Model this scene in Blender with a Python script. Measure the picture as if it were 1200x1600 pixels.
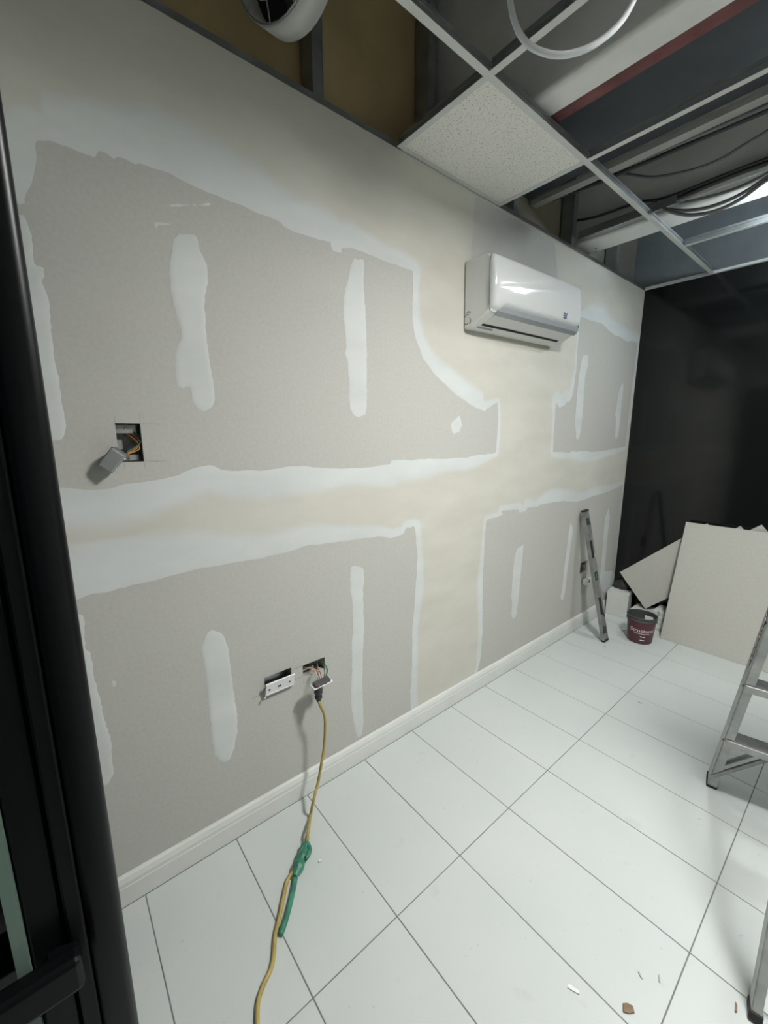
import bpy, bmesh, math, random
import numpy as np
from mathutils import Vector, Matrix

for o in list(bpy.data.objects):
    bpy.data.objects.remove(o, do_unlink=True)
scene = bpy.context.scene
C = scene.collection
R = math.radians
random.seed(7)

# ------------------------------------------------------------------ camera
# metres: left wall is the plane x = 0, y runs along it into the room, z up
cam_d = bpy.data.cameras.new('camera')
cam = bpy.data.objects.new('camera', cam_d)
C.objects.link(cam)
cam_d.sensor_fit = 'HORIZONTAL'
cam_d.sensor_width = 36.0
cam_d.lens = 36.0 * 640.88 / 1200.0
cam_d.clip_start = 0.02
yaw, pitch, roll = R(50.6877), R(-10.6311), R(-0.0912)
fwd = Vector((-math.sin(yaw) * math.cos(pitch), math.cos(yaw) * math.cos(pitch), math.sin(pitch)))
rgt = Vector((math.cos(yaw), math.sin(yaw), 0))
upv = rgt.cross(fwd)
r2 = rgt * math.cos(roll) + upv * math.sin(roll)
u2 = upv * math.cos(roll) - rgt * math.sin(roll)
M = Matrix((r2, u2, -fwd)).transposed().to_4x4()
M.translation = Vector((1.3664, -1.2452, 1.4873))
cam.matrix_world = M
scene.camera = cam

# ------------------------------------------------------------------ world, exposure
world = bpy.data.worlds.new('night')
scene.world = world
world.use_nodes = True
world.node_tree.nodes['Background'].inputs[0].default_value = (0.03, 0.035, 0.04, 1)
world.node_tree.nodes['Background'].inputs[1].default_value = 0.25
scene.view_settings.view_transform = 'Standard'
scene.view_settings.look = 'None'
scene.view_settings.gamma = 1.0
scene.view_settings.use_curve_mapping = False
scene.view_settings.exposure = 2.52
PANEL_STRENGTH = 44      # square ceiling panel over the room
DISC_STRENGTH = 74       # round ceiling lamp next to the far wall
UPLIGHT_STRENGTH = 48  # added upward glow that brightens the ceiling void

ZC = 2.574                 # suspended ceiling grid
YF = 2.467                 # far wall
YN = -1.262                # near wall (doorway)
XR = 3.3                   # right wall
ZD = 3.35                  # structural deck above the grid

# ------------------------------------------------------------------ materials
MATS = {}
def mat(name, col, rough=0.6, metal=0.0, var=0.0, vscale=8.0, bump=0.0, bscale=200.0, coat=0.0, spec=0.5, col2=None, detail=4.0):
    if name in MATS:
        return MATS[name]
    m = bpy.data.materials.new(name)
    m.use_nodes = True
    nt = m.node_tree
    b = nt.nodes['Principled BSDF']
    b.inputs['Base Color'].default_value = (*col, 1)
    b.inputs['Roughness'].default_value = rough
    b.inputs['Metallic'].default_value = metal
    b.inputs['Specular IOR Level'].default_value = spec
    b.inputs['Coat Weight'].default_value = coat
    tc = nt.nodes.new('ShaderNodeTexCoord')
    if var > 0 or col2:
        n = nt.nodes.new('ShaderNodeTexNoise')
        n.inputs['Scale'].default_value = vscale
        n.inputs['Detail'].default_value = detail
        nt.links.new(tc.outputs['Object'], n.inputs['Vector'])
        r = nt.nodes.new('ShaderNodeValToRGB')
        a = tuple(c * (1 - var) for c in col)
        z = col2 if col2 else tuple(min(1, c * (1 + var)) for c in col)
        r.color_ramp.elements[0].position = 0.3
        r.color_ramp.elements[1].position = 0.7
        r.color_ramp.elements[0].color = (*a, 1)
        r.color_ramp.elements[1].color = (*z, 1)
        nt.links.new(n.outputs['Fac'], r.inputs['Fac'])
        nt.links.new(r.outputs['Color'], b.inputs['Base Color'])
    if bump > 0:
        n = nt.nodes.new('ShaderNodeTexNoise')
        n.inputs['Scale'].default_value = bscale
        n.inputs['Detail'].default_value = 3
        nt.links.new(tc.outputs['Object'], n.inputs['Vector'])
        bp = nt.nodes.new('ShaderNodeBump')
        bp.inputs['Strength'].default_value = bump
        bp.inputs['Distance'].default_value = 0.002
        nt.links.new(n.outputs['Fac'], bp.inputs['Height'])
        nt.links.new(bp.outputs['Normal'], b.inputs['Normal'])
    MATS[name] = m
    return m

def emis(name, col, s):
    m = bpy.data.materials.new(name)
    m.use_nodes = True
    nt = m.node_tree
    nt.nodes.clear()
    e = nt.nodes.new('ShaderNodeEmission')
    e.inputs[0].default_value = (*col, 1)
    e.inputs[1].default_value = s
    o = nt.nodes.new('ShaderNodeOutputMaterial')
    nt.links.new(e.outputs[0], o.inputs[0])
    return m

def speckle(name, col, dark, scale, thr, rough, bump=0.3):
    m = bpy.data.materials.new(name)
    m.use_nodes = True
    nt = m.node_tree
    b = nt.nodes['Principled BSDF']
    b.inputs['Roughness'].default_value = rough
    tc = nt.nodes.new('ShaderNodeTexCoord')
    n = nt.nodes.new('ShaderNodeTexNoise')
    n.inputs['Scale'].default_value = scale
    n.inputs['Detail'].default_value = 2
    nt.links.new(tc.outputs['Object'], n.inputs['Vector'])
    r = nt.nodes.new('ShaderNodeValToRGB')
    r.color_ramp.elements[0].position = thr
    r.color_ramp.elements[1].position = thr + 0.06
    r.color_ramp.elements[0].color = (*dark, 1)
    r.color_ramp.elements[1].color = (*col, 1)
    nt.links.new(n.outputs['Fac'], r.inputs['Fac'])
    nt.links.new(r.outputs['Color'], b.inputs['Base Color'])
    bp = nt.nodes.new('ShaderNodeBump')
    bp.inputs['Strength'].default_value = bump
    bp.inputs['Distance'].default_value = 0.003
    nt.links.new(r.outputs['Color'], bp.inputs['Height'])
    nt.links.new(bp.outputs['Normal'], b.inputs['Normal'])
    MATS[name] = m
    return m

def compound_mat():
    # attribute "fresh": 1 = fresh white coat, 0 = older cream coat
    m = bpy.data.materials.new('joint_compound')
    m.use_nodes = True
    nt = m.node_tree
    b = nt.nodes['Principled BSDF']
    b.inputs['Roughness'].default_value = 0.75
    at = nt.nodes.new('ShaderNodeAttribute')
    at.attribute_name = 'fresh'
    tc = nt.nodes.new('ShaderNodeTexCoord')
    n = nt.nodes.new('ShaderNodeTexNoise')
    n.inputs['Scale'].default_value = 5.0
    n.inputs['Detail'].default_value = 5
    mp = nt.nodes.new('ShaderNodeMapping')
    mp.inputs['Scale'].default_value = (1, 0.6, 1.6)
    nt.links.new(tc.outputs['Object'], mp.inputs['Vector'])
    nt.links.new(mp.outputs['Vector'], n.inputs['Vector'])
    cr = nt.nodes.new('ShaderNodeValToRGB')
    cr.color_ramp.elements[0].position = 0.3
    cr.color_ramp.elements[1].position = 0.75
    cr.color_ramp.elements[0].color = (0.50, 0.49, 0.43, 1)
    cr.color_ramp.elements[1].color = (0.57, 0.565, 0.505, 1)
    nt.links.new(n.outputs['Fac'], cr.inputs['Fac'])
    wr = nt.nodes.new('ShaderNodeValToRGB')
    wr.color_ramp.elements[0].position = 0.3
    wr.color_ramp.elements[1].position = 0.7
    wr.color_ramp.elements[0].color = (0.53, 0.56, 0.548, 1)
    wr.color_ramp.elements[1].color = (0.60, 0.63, 0.618, 1)
    nt.links.new(n.outputs['Fac'], wr.inputs['Fac'])
    mx = nt.nodes.new('ShaderNodeMix')
    mx.data_type = 'RGBA'
    nt.links.new(at.outputs['Fac'], mx.inputs[0])
    nt.links.new(cr.outputs['Color'], mx.inputs[6])
    nt.links.new(wr.outputs['Color'], mx.inputs[7])
    nt.links.new(mx.outputs[2], b.inputs['Base Color'])
    MATS['joint_compound'] = m
    return m

def glass_mat(name, col, rough=0.05):
    m = mat(name, col, rough=rough, spec=0.5)
    return m

m_drywall = mat('drywall_paper', (0.45, 0.45, 0.415), 0.85, var=0.04, vscale=90, bump=0.12, bscale=700)
m_comp = compound_mat()
def tile_mat():
    m = bpy.data.materials.new('white_tile')
    m.use_nodes = True
    nt = m.node_tree
    b = nt.nodes['Principled BSDF']
    b.inputs['Roughness'].default_value = 0.42
    b.inputs['Specular IOR Level'].default_value = 0.4
    ge = nt.nodes.new('ShaderNodeNewGeometry')
    prev = None
    for sc, lo, hi, dark, det in ((2.2, 0.30, 0.75, None, 4), (9.0, 0.66, 0.80, (0.40, 0.40, 0.37), 6), (46.0, 0.70, 0.78, (0.36, 0.35, 0.33), 2)):
        n = nt.nodes.new('ShaderNodeTexNoise')
        n.inputs['Scale'].default_value = sc
        n.inputs['Detail'].default_value = det
        nt.links.new(ge.outputs['Position'], n.inputs['Vector'])
        r = nt.nodes.new('ShaderNodeValToRGB')
        r.color_ramp.elements[0].position = lo
        r.color_ramp.elements[1].position = hi
        if dark is None:
            r.color_ramp.elements[0].color = (0.495, 0.53, 0.515, 1)
            r.color_ramp.elements[1].color = (0.535, 0.57, 0.55, 1)
            nt.links.new(n.outputs['Fac'], r.inputs['Fac'])
            prev = r.outputs['Color']
        else:
            r.color_ramp.elements[0].color = (0, 0, 0, 1)
            r.color_ramp.elements[1].color = (0.5, 0.5, 0.5, 1)
            nt.links.new(n.outputs['Fac'], r.inputs['Fac'])
            x = nt.nodes.new('ShaderNodeMix')
            x.data_type = 'RGBA'
            nt.links.new(r.outputs['Color'], x.inputs[0])
            nt.links.new(prev, x.inputs[6])
            x.inputs[7].default_value = (*dark, 1)
            prev = x.outputs[2]
    nt.links.new(prev, b.inputs['Base Color'])
    MATS['white_tile'] = m
    return m
m_tile = tile_mat()
m_grout = mat('grey_grout', (0.17, 0.175, 0.17), 0.9, var=0.1, vscale=30)
m_base = mat('white_baseboard', (0.62, 0.64, 0.61), 0.5, var=0.04, vscale=6)
m_black_gloss = mat('black_gloss', (0.007, 0.008, 0.008), 0.09, spec=0.38)
m_black_frame = mat('black_frame', (0.003, 0.0035, 0.004), 0.36, spec=0.2)
m_deck = mat('dark_deck', (0.055, 0.063, 0.072), 0.8, var=0.15, vscale=5)
m_upper = mat('dark_upper_wall', (0.165, 0.185, 0.20), 0.5, var=0.12, vscale=6)
m_brown = mat('brown_board', (0.45, 0.345, 0.18), 0.75, var=0.2, vscale=2.5)
m_steel = mat('galvanised_steel', (0.32, 0.34, 0.34), 0.4, metal=0.7, var=0.12, vscale=14)
m_gridwhite = mat('white_grid', (0.66, 0.68, 0.66), 0.45)
m_soffit = mat('soffit_board', (0.74, 0.745, 0.72), 0.85, var=0.06, vscale=5)
m_red = mat('red_oxide_steel', (0.17, 0.065, 0.065), 0.8, var=0.3, vscale=12)
m_ctile = speckle('acoustic_tile', (0.88, 0.87, 0.825), (0.50, 0.49, 0.455), 165, 0.355, 0.9)
m_alu = mat('aluminium', (0.40, 0.41, 0.395), 0.42, metal=0.75, var=0.18, vscale=18)
m_alu_dull = mat('dull_aluminium', (0.30, 0.31, 0.295), 0.5, metal=0.7, var=0.2, vscale=18)
m_chrome = mat('bright_metal', (0.75, 0.76, 0.75), 0.22, metal=1.0)
m_acwhite = mat('white_plastic', (0.80, 0.81, 0.79), 0.35, spec=0.5)  # body lightened against the front panel to paint in light from the floor
m_acgloss = mat('gloss_white_plastic', (0.56, 0.58, 0.575), 0.045)
m_acsilver = mat('silver_trim', (0.40, 0.43, 0.45), 0.32, metal=0.4)
m_dark = mat('dark_recess', (0.012, 0.012, 0.012), 0.8)
m_slot = mat('grey_print', (0.33, 0.33, 0.32), 0.6)
m_blue = mat('violet_blue_print', (0.07, 0.065, 0.22), 0.4)
m_greensticker = mat('green_sticker', (0.03, 0.22, 0.12), 0.5)
m_whiteplate = mat('white_device', (0.74, 0.74, 0.74), 0.3)
m_blackpl = mat('black_plastic', (0.025, 0.025, 0.025), 0.45)
m_cord = mat('ochre_cord', (0.38, 0.29, 0.08), 0.5, var=0.15, vscale=25)
m_gtape = mat('green_tape', (0.035, 0.185, 0.115), 0.42, var=0.35, vscale=35)
m_wire_or = mat('orange_wire', (0.42, 0.19, 0.04), 0.45)
m_wire_br = mat('brown_wire', (0.16, 0.055, 0.025), 0.45)
m_wire_gn = mat('green_wire', (0.02, 0.11, 0.06), 0.45)
m_wire_rd = mat('red_wire', (0.30, 0.05, 0.04), 0.45)
m_wire_wh = mat('cream_wire', (0.55, 0.50, 0.38), 0.5)
m_cable = mat('grey_cable', (0.16, 0.165, 0.165), 0.55)
m_cable_dk = mat('dark_cable', (0.035, 0.037, 0.038), 0.55)
m_conduit = mat('pale_conduit', (0.74, 0.78, 0.79), 0.3)
m_bucket = mat('maroon_bucket', (0.10, 0.017, 0.024), 0.45, col2=(0.06, 0.03, 0.035), vscale=9)
m_bucket_in = mat('dark_bucket_inside', (0.05, 0.052, 0.05), 0.6)
m_print = mat('pale_print', (0.75, 0.70, 0.70), 0.6)
m_sheet = mat('plasterboard_sheet', (0.43, 0.425, 0.38), 0.85, var=0.04, vscale=60, bump=0.1, bscale=600)
m_sheet_edge = mat('plasterboard_edge', (0.62, 0.61, 0.57), 0.9)
m_carton = mat('white_block', (0.58, 0.60, 0.56), 0.7, var=0.04, vscale=6)
m_bag = mat('dark_bag', (0.035, 0.036, 0.036), 0.7, var=0.3, vscale=20)
m_rubber = mat('black_rubber', (0.015, 0.015, 0.015), 0.7)
m_greenglass = mat('green_glass_edge', (0.13, 0.19, 0.155), 0.25)
m_vial = mat('green_vial', (0.06, 0.20, 0.12), 0.15)
m_yellow = mat('yellow_tag', (0.50, 0.50, 0.06), 0.6)
m_fanwhite = mat('off_white_metal', (0.52, 0.52, 0.50), 0.5)
m_cardboard = mat('brown_cardboard', (0.22, 0.15, 0.10), 0.9, var=0.2, vscale=60)
m_white = mat('white_paint', (0.6, 0.6, 0.57), 0.7, var=0.03, vscale=3)
m_chip = mat('plaster_chip', (0.70, 0.71, 0.70), 0.8)

# ------------------------------------------------------------------ mesh helpers
def link(name, me, parent=None, label=None, cat=None, kind=None, group=None, smooth=False, loc=None):
    o = bpy.data.objects.new(name, me)
    C.objects.link(o)
    if parent is not None:
        o.parent = parent
    if loc is not None:
        o.location = loc
    if label: o['label'] = label
    if cat: o['category'] = cat
    if kind: o['kind'] = kind
    if group: o['group'] = group
    if smooth and me is not None:
        for p in me.polygons:
            p.use_smooth = True
    return o

def finish(bm, name, mats):
    bmesh.ops.recalc_face_normals(bm, faces=bm.faces[:])
    me = bpy.data.meshes.new(name)
    bm.to_mesh(me)
    bm.free()
    for m in (mats if isinstance(mats, (list, tuple)) else [mats]):
        me.materials.append(m)
    return me

def thing(name, label, cat, loc=(0, 0, 0), rot=(0, 0, 0), group=None):
    o = link(name, None, label=label, cat=cat, group=group)
    o.location = loc
    o.rotation_euler = rot
    return o

def bx(bm, lo, hi, bevel=0.0, seg=1, mtx=None, mi=0):
    r = bmesh.ops.create_cube(bm, size=1.0)
    vs = r['verts']
    for v in vs:
        v.co = Vector(((lo[i] + hi[i]) / 2 + v.co[i] * (hi[i] - lo[i]) for i in range(3)))
    fs = list({f for v in vs for f in v.link_faces})
    for f in fs: f.material_index = mi
    if bevel > 0:
        es = list({e for v in vs for e in v.link_edges})
        r = bmesh.ops.bevel(bm, geom=es, offset=bevel, segments=seg, affect='EDGES', profile=0.5)
        vs = list({v for f in r['faces'] for v in f.verts} | {v for v in vs if v.is_valid})
        for f in r['faces']: f.material_index = mi
    if mtx is not None:
        bmesh.ops.transform(bm, matrix=mtx, verts=[v for v in vs if v.is_valid])
    return vs

def box(name, lo, hi, m, parent=None, bevel=0.0, seg=1, mtx=None, **kw):
    bm = bmesh.new()
    bx(bm, lo, hi, bevel, seg, mtx)
    return link(name, finish(bm, name, m), parent, **kw)

def catmull(pts, n=8):
    pts = [Vector(p) for p in pts]
    if len(pts) < 3:
        return [pts[0].lerp(pts[-1], t / n) for t in range(n + 1)]
    P = [pts[0] * 2 - pts[1]] + pts + [pts[-1] * 2 - pts[-2]]
    out = []
    for i in range(1, len(P) - 2):
        for k in range(n):
            t = k / n
            a, b, c, d = P[i - 1], P[i], P[i + 1], P[i + 2]
            out.append(0.5 * ((2 * b) + (c - a) * t + (2 * a - 5 * b + 4 * c - d) * t * t + (3 * b - a - 3 * c + d) * t ** 3))
    out.append(pts[-1])
    return out

def tube_bm(bm, pts, rad, seg=8, flat=1.0, cap=True):
    n = len(pts)
    rr = rad if isinstance(rad, (list, tuple)) else [rad] * n
    pts = [Vector(p) for p in pts]
    t0 = (pts[1] - pts[0]).normalized()
    nrm = t0.orthogonal().normalized()
    rings = []
    for i in range(n):
        t = (pts[min(i + 1, n - 1)] - pts[max(i - 1, 0)]).normalized()
        nrm = (nrm - t * nrm.dot(t)).normalized()
        bn = t.cross(nrm)
        rings.append([bm.verts.new(pts[i] + (nrm * math.cos(2 * math.pi * k / seg) + bn * math.sin(2 * math.pi * k / seg) * flat) * rr[i]) for k in range(seg)])
    for i in range(n - 1):
        for k in range(seg):
            bm.faces.new((rings[i][k], rings[i][(k + 1) % seg], rings[i + 1][(k + 1) % seg], rings[i + 1][k]))
    if cap:
        bm.faces.new(rings[0][::-1])
        bm.faces.new(rings[-1])

def tube(name, pts, rad, m, parent=None, seg=8, n=8, smooth=True, **kw):
    bm = bmesh.new()
    path = catmull(pts, n) if n > 1 else pts
    tube_bm(bm, path, rad, seg)
    return link(name, finish(bm, name, m), parent, smooth=smooth, **kw)

def prism_bm(bm, prof, a, b, axis):
    # prof: 2-D outline in the two remaining axes (cyclic order x,y,z without axis), extruded a..b along axis
    def mk(u, v, w):
        c = [0, 0, 0]
        o = [i for i in range(3) if i != axis]
        c[o[0]], c[o[1]], c[axis] = u, v, w
        return bm.verts.new(c)
    A = [mk(u, v, a) for u, v in prof]
    B = [mk(u, v, b) for u, v in prof]
    n = len(prof)
    for i in range(n):
        bm.faces.new((A[i], A[(i + 1) % n], B[(i + 1) % n], B[i]))
    bm.faces.new(A[::-1])
    bm.faces.new(B)

def prism(name, prof, a, b, axis, m, parent=None, smooth=False, **kw):
    bm = bmesh.new()
    prism_bm(bm, prof, a, b, axis)
    return link(name, finish(bm, name, m), parent, smooth=smooth, **kw)

def lathe(name, prof, m, parent=None, seg=32, loc=(0, 0, 0), rot=None, smooth=True, close=False, **kw):
    bm = bmesh.new()
    rings = []
    for r_, z_ in prof:
        rings.append([bm.verts.new((r_ * math.cos(2 * math.pi * k / seg), r_ * math.sin(2 * math.pi * k / seg), z_)) for k in range(seg)])
    for i in range(len(rings) - 1):
        for k in range(seg):
            bm.faces.new((rings[i][k], rings[i][(k + 1) % seg], rings[i + 1][(k + 1) % seg], rings[i + 1][k]))
    if close:
        bm.faces.new(rings[0][::-1]); bm.faces.new(rings[-1])
    o = link(name, finish(bm, name, m), parent, smooth=smooth, **kw)
    o.location = loc
    if rot: o.rotation_euler = rot
    return o

# ------------------------------------------------------------------ joint compound on the left wall
def seg_dist(P, poly, wts=None, closed=True):
    """distance of each point to the outline, inside flag, and interpolated weight of the nearest edge"""
    A = np.array([q[:2] for q in poly], float)
    W_ = np.array([q[2] if len(q) > 2 else 0.0 for q in poly], float)
    B = np.roll(A, -1, axis=0)
    WB = np.roll(W_, -1)
    best = np.full(len(P), 1e9)
    bw = np.zeros(len(P))
    inside = np.zeros(len(P), bool)
    for i in range(len(A)):
        a, b = A[i], B[i]
        d = b - a
        L2 = d @ d + 1e-12
        t = np.clip(((P - a) @ d) / L2, 0, 1)
        q = a + t[:, None] * d
        dist = np.hypot(P[:, 0] - q[:, 0], P[:, 1] - q[:, 1])
        k = dist < best
        best[k] = dist[k]
        bw[k] = (W_[i] + (WB[i] - W_[i]) * t)[k]
        cond = (a[1] > P[:, 1]) != (b[1] > P[:, 1])
        with np.errstate(divide='ignore', invalid='ignore'):
            xi = (b[0] - a[0]) * (P[:, 1] - a[1]) / (b[1] - a[1] if b[1] != a[1] else 1e-12) + a[0]
        inside ^= cond & (P[:, 0] < xi)
    return best, inside, bw

_rng = np.random.RandomState(3)
_NT = _rng.rand(64, 64)
def vnoise(P, f):
    q = P * f
    i = np.floor(q).astype(int)
    t = q - i
    t = t * t * (3 - 2 * t)
    g = lambda a, b: _NT[(i[:, 0] + a) % 64, (i[:, 1] + b) % 64]
    return ((g(0, 0) * (1 - t[:, 0]) + g(1, 0) * t[:, 0]) * (1 - t[:, 1]) + (g(0, 1) * (1 - t[:, 0]) + g(1, 1) * t[:, 0]) * t[:, 1]) - 0.5

def contour_mesh(name, field, y0, y1, z0, z1, step, thick, x0=0.0003, ramp=0.03):
    """field(P) -> (signed distance, positive where compound lies; fresh).  Cells are clipped along the zero line,
    the coat feathers from nothing at its edge to its full thickness."""
    ny = max(2, int(round((y1 - y0) / step)) + 1)
    nz = max(2, int(round((z1 - z0) / step)) + 1)
    ys = np.linspace(y0, y1, ny)
    zs = np.linspace(z0, z1, nz)
    YY, ZZ = np.meshgrid(ys, zs, indexing='ij')
    P = np.stack([YY.ravel(), ZZ.ravel()], 1)
    s, fr = field(P)
    s2 = s.reshape(ny, nz)
    verts, fresh, vid, faces = [], [], {}, []
    def corner(i, j):
        k = (i, j)
        if k not in vid:
            n = i * nz + j
            h = min(1.0, max(0.0, s[n] / ramp))
            verts.append((x0 + thick * h * (2 - h), P[n, 0], P[n, 1]))
            fresh.append(fr[n])
            vid[k] = len(verts) - 1
        return vid[k]
    def cross(a, b):
        k = (a, b) if a < b else (b, a)
        if k not in vid:
            na, nb = k[0][0] * nz + k[0][1], k[1][0] * nz + k[1][1]
            t = s[na] / (s[na] - s[nb])
            q = P[na] + (P[nb] - P[na]) * t
            verts.append((x0, q[0], q[1]))
            fresh.append(fr[na] + (fr[nb] - fr[na]) * t)
            vid[k] = len(verts) - 1
        return vid[k]
    pos = s2 > 0
    for i in range(ny - 1):
        for j in range(nz - 1):
            cs = [(i, j), (i + 1, j), (i + 1, j + 1), (i, j + 1)]
            f = [pos[c] for c in cs]
            if not any(f):
                continue
            loop = []
            for k in range(4):
                a, b = cs[k], cs[(k + 1) % 4]
                if f[k]:
                    loop.append(corner(*a))
                if f[k] != f[(k + 1) % 4]:
                    loop.append(cross(a, b))
            if len(loop) >= 3:
                faces.append(loop)
    me = bpy.data.meshes.new(name)
    me.from_pydata(verts, [], faces)
    at = me.attributes.new('fresh', 'FLOAT', 'POINT')
    at.data.foreach_set('value', np.array(fresh, dtype=np.float32))
    me.materials.append(m_comp)
    me.update()
    for p in me.polygons:
        p.use_smooth = True
    return me

def sstep(a, b, x):
    t = np.clip((x - a) / np.maximum(b - a, 1e-9), 0, 1)
    return t * t * (3 - 2 * t)

# bare plasterboard fields (y, z, width of the fresh white margin around them)
FIELD_A = [(-1.1764,2.1737,0.06),(-1.1707,2.1642,0.1),(-1.1488,2.1714,0.11),(-1.1222,2.1723,0.12),(-1.0911,2.1703,0.12),(-1.0584,2.172,0.12),(-1.0542,2.1869,0.12),(-1.0429,2.1918,0.12),(-1.0298,2.1875,0.12),(-1.0167,2.1809,0.12),(-1.0087,2.191,0.12),(-0.9875,2.19,0.12),(-0.969,2.1864,0.12),(-0.9638,2.1942,0.12),(-0.9354,2.1939,0.13),(-0.8884,2.1951,0.13),(-0.831,2.1878,0.13),(-0.7603,2.183,0.13),(-0.7037,2.1787,0.12),(-0.6435,2.1741,0.12),(-0.5639,2.172,0.1),(-0.5511,2.1587,0.1),(-0.5237,2.155,0.1),(-0.4637,2.1578,0.1),(-0.3716,2.1603,0.1),(-0.3669,2.1367,0.09),(-0.348,2.1352,0.09),(-0.3176,2.1386,0.09),(-0.3256,2.1514,0.09),(-0.2686,2.167,0.09),(-0.2183,2.1678,0.08),(-0.1244,2.1616,0.07),(-0.0404,2.1629,0.06),(0.0309,2.1576,0.05),(0.0319,2.0938,0.04),(0.0293,2.0208,0.05),(0.0324,1.9631,0.055),(0.0541,1.8863,0.065),(0.1023,1.8151,0.075),(0.1645,1.7692,0.08),(0.2209,1.7345,0.085),(0.289,1.6958,0.09),(0.3602,1.6642,0.09),(0.4503,1.6315,0.09),(0.5508,1.6066,0.08),(0.5763,1.627,0.04),(0.6626,1.6637,0.02),(0.6717,1.5534,0.022),(0.6686,1.451,0.022),(0.6678,1.3887,0.02),(0.5285,1.3827,0.05),(0.3997,1.3722,0.07),(0.2337,1.3735,0.08),(0.0834,1.3762,0.085),(-0.0864,1.3771,0.09),(-0.09,1.3607,0.09),(-0.126,1.3596,0.085),(-0.212,1.3557,0.085),(-0.3241,1.3575,0.085),(-0.441,1.3672,0.09),(-0.4955,1.3734,0.095),(-0.5606,1.3743,0.095),(-0.6227,1.3695,0.095),(-0.6771,1.3635,0.095),(-0.726,1.3728,0.095),(-0.7795,1.3736,0.095),(-0.8102,1.3773,0.095),(-0.8198,1.384,0.095),(-0.8448,1.3954,0.1),(-0.8779,1.391,0.105),(-0.9166,1.3752,0.1),(-0.9355,1.3665,0.1),(-0.9715,1.361,0.1),(-1.0312,1.3557,0.105),(-1.0794,1.3537,0.105),(-1.1111,1.3434,0.1),(-1.1484,1.3412,0.1),(-1.1834,1.3459,0.1),(-1.2196,1.3523,0.1),(-1.2696,1.3465,0.1),(-1.4321,1.3278,0.1),(-1.4568,1.9315,0.06),(-1.2344,2.0147,0.06),(-1.2107,2.0248,0.06),(-1.214,2.0344,0.06),(-1.2083,2.0442,0.06),(-1.1899,2.0729,0.06),(-1.1811,2.1065,0.06),(-1.1763,2.1373,0.06)]
FIELD_B = [(1.4898,2.2235,0.03),(1.5155,2.224,0.06),(1.6177,2.2233,0.1),(1.7905,2.2329,0.1),(1.8968,2.2078,0.09),(2.0285,2.1886,0.09),(2.1406,2.1867,0.09),(2.2375,2.1729,0.08),(2.3537,2.1929,0.07),(2.4369,2.1898,0.05),(2.4171,1.7831,0.012),(2.4075,1.3907,0.02),(2.2016,1.3797,0.045),(2.0329,1.3691,0.055),(1.8222,1.3651,0.06),(1.5525,1.3765,0.06),(1.4914,1.3696,0.05),(1.3625,1.3772,0.05),(1.273,1.3796,0.03),(1.2658,1.4844,0.028),(1.2642,1.6031,0.03),(1.2628,1.6927,0.05),(1.2851,1.6743,0.06),(1.3197,1.6561,0.06),(1.3494,1.6731,0.06),(1.3669,1.6659,0.06),(1.3877,1.6908,0.06),(1.4362,1.7011,0.07),(1.4653,1.7309,0.05),(1.4755,1.7719,0.04),(1.4794,1.8484,0.03),(1.4917,1.9012,0.025),(1.4852,2.0109,0.025),(1.4846,2.1579,0.025)]
FIELD_C = [(-1.2234,1.0407,0.15),(-1.1949,1.0484,0.15),(-1.1652,1.0465,0.15),(-1.126,1.0503,0.15),(-1.0856,1.0504,0.14),(-1.0344,1.0545,0.13),(-0.9564,1.0598,0.12),(-0.9043,1.0635,0.12),(-0.8378,1.0583,0.11),(-0.7463,1.0578,0.11),(-0.664,1.0582,0.1),(-0.5886,1.0586,0.1),(-0.5215,1.0714,0.09),(-0.4515,1.067,0.09),(-0.3308,1.0598,0.08),(-0.1628,1.0519,0.06),(-0.0857,1.0308,0.05),(-0.0123,1.0401,0.045),(0.0033,1.068,0.03),(0.0153,1.0724,0.03),(0.0316,1.0609,0.03),(0.0478,1.0692,0.03),(0.0603,1.0628,0.03),(0.0744,0.9764,0.035),(0.0804,0.8799,0.045),(0.0736,0.7842,0.05),(0.0664,0.7039,0.045),(0.0591,0.6227,0.04),(0.052,0.5236,0.035),(0.0536,0.42,0.035),(0.0513,0.2804,0.035),(0.0435,0.2122,0.04),(0.0496,0.0932,0.04),(0.043,-0.0824,0.04),(-1.6112,-0.1505,0.05),(-1.4844,1.0247,0.15)]
FIELD_D = [(0.6069,1.0206,0.03),(0.697,1.0272,0.03),(0.764,1.0337,0.03),(0.7432,1.0587,0.03),(0.8193,1.0536,0.03),(0.9189,1.0458,0.035),(0.9347,1.0243,0.04),(1.0042,1.0239,0.05),(1.0162,1.0425,0.06),(1.1337,1.0374,0.06),(1.1629,1.0466,0.07),(1.2485,1.0457,0.075),(1.3539,1.0474,0.08),(1.5477,1.0318,0.07),(1.6429,1.0174,0.065),(1.7589,1.0196,0.06),(1.8894,1.0307,0.055),(2.1062,1.0403,0.05),(2.2796,1.056,0.04),(2.4501,1.0793,0.03),(2.4507,0.4536,0.006),(2.4591,-0.0782,0.006),(0.5629,-0.0548,0.03),(0.5891,0.1027,0.03),(0.6097,0.1572,0.035),(0.6151,0.2585,0.04),(0.6203,0.3585,0.04),(0.6105,0.5013,0.045),(0.601,0.6402,0.045),(0.6035,0.7731,0.04),(0.6014,0.8857,0.035)]
FIELDS = [FIELD_A, FIELD_B, FIELD_C, FIELD_D]

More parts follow.
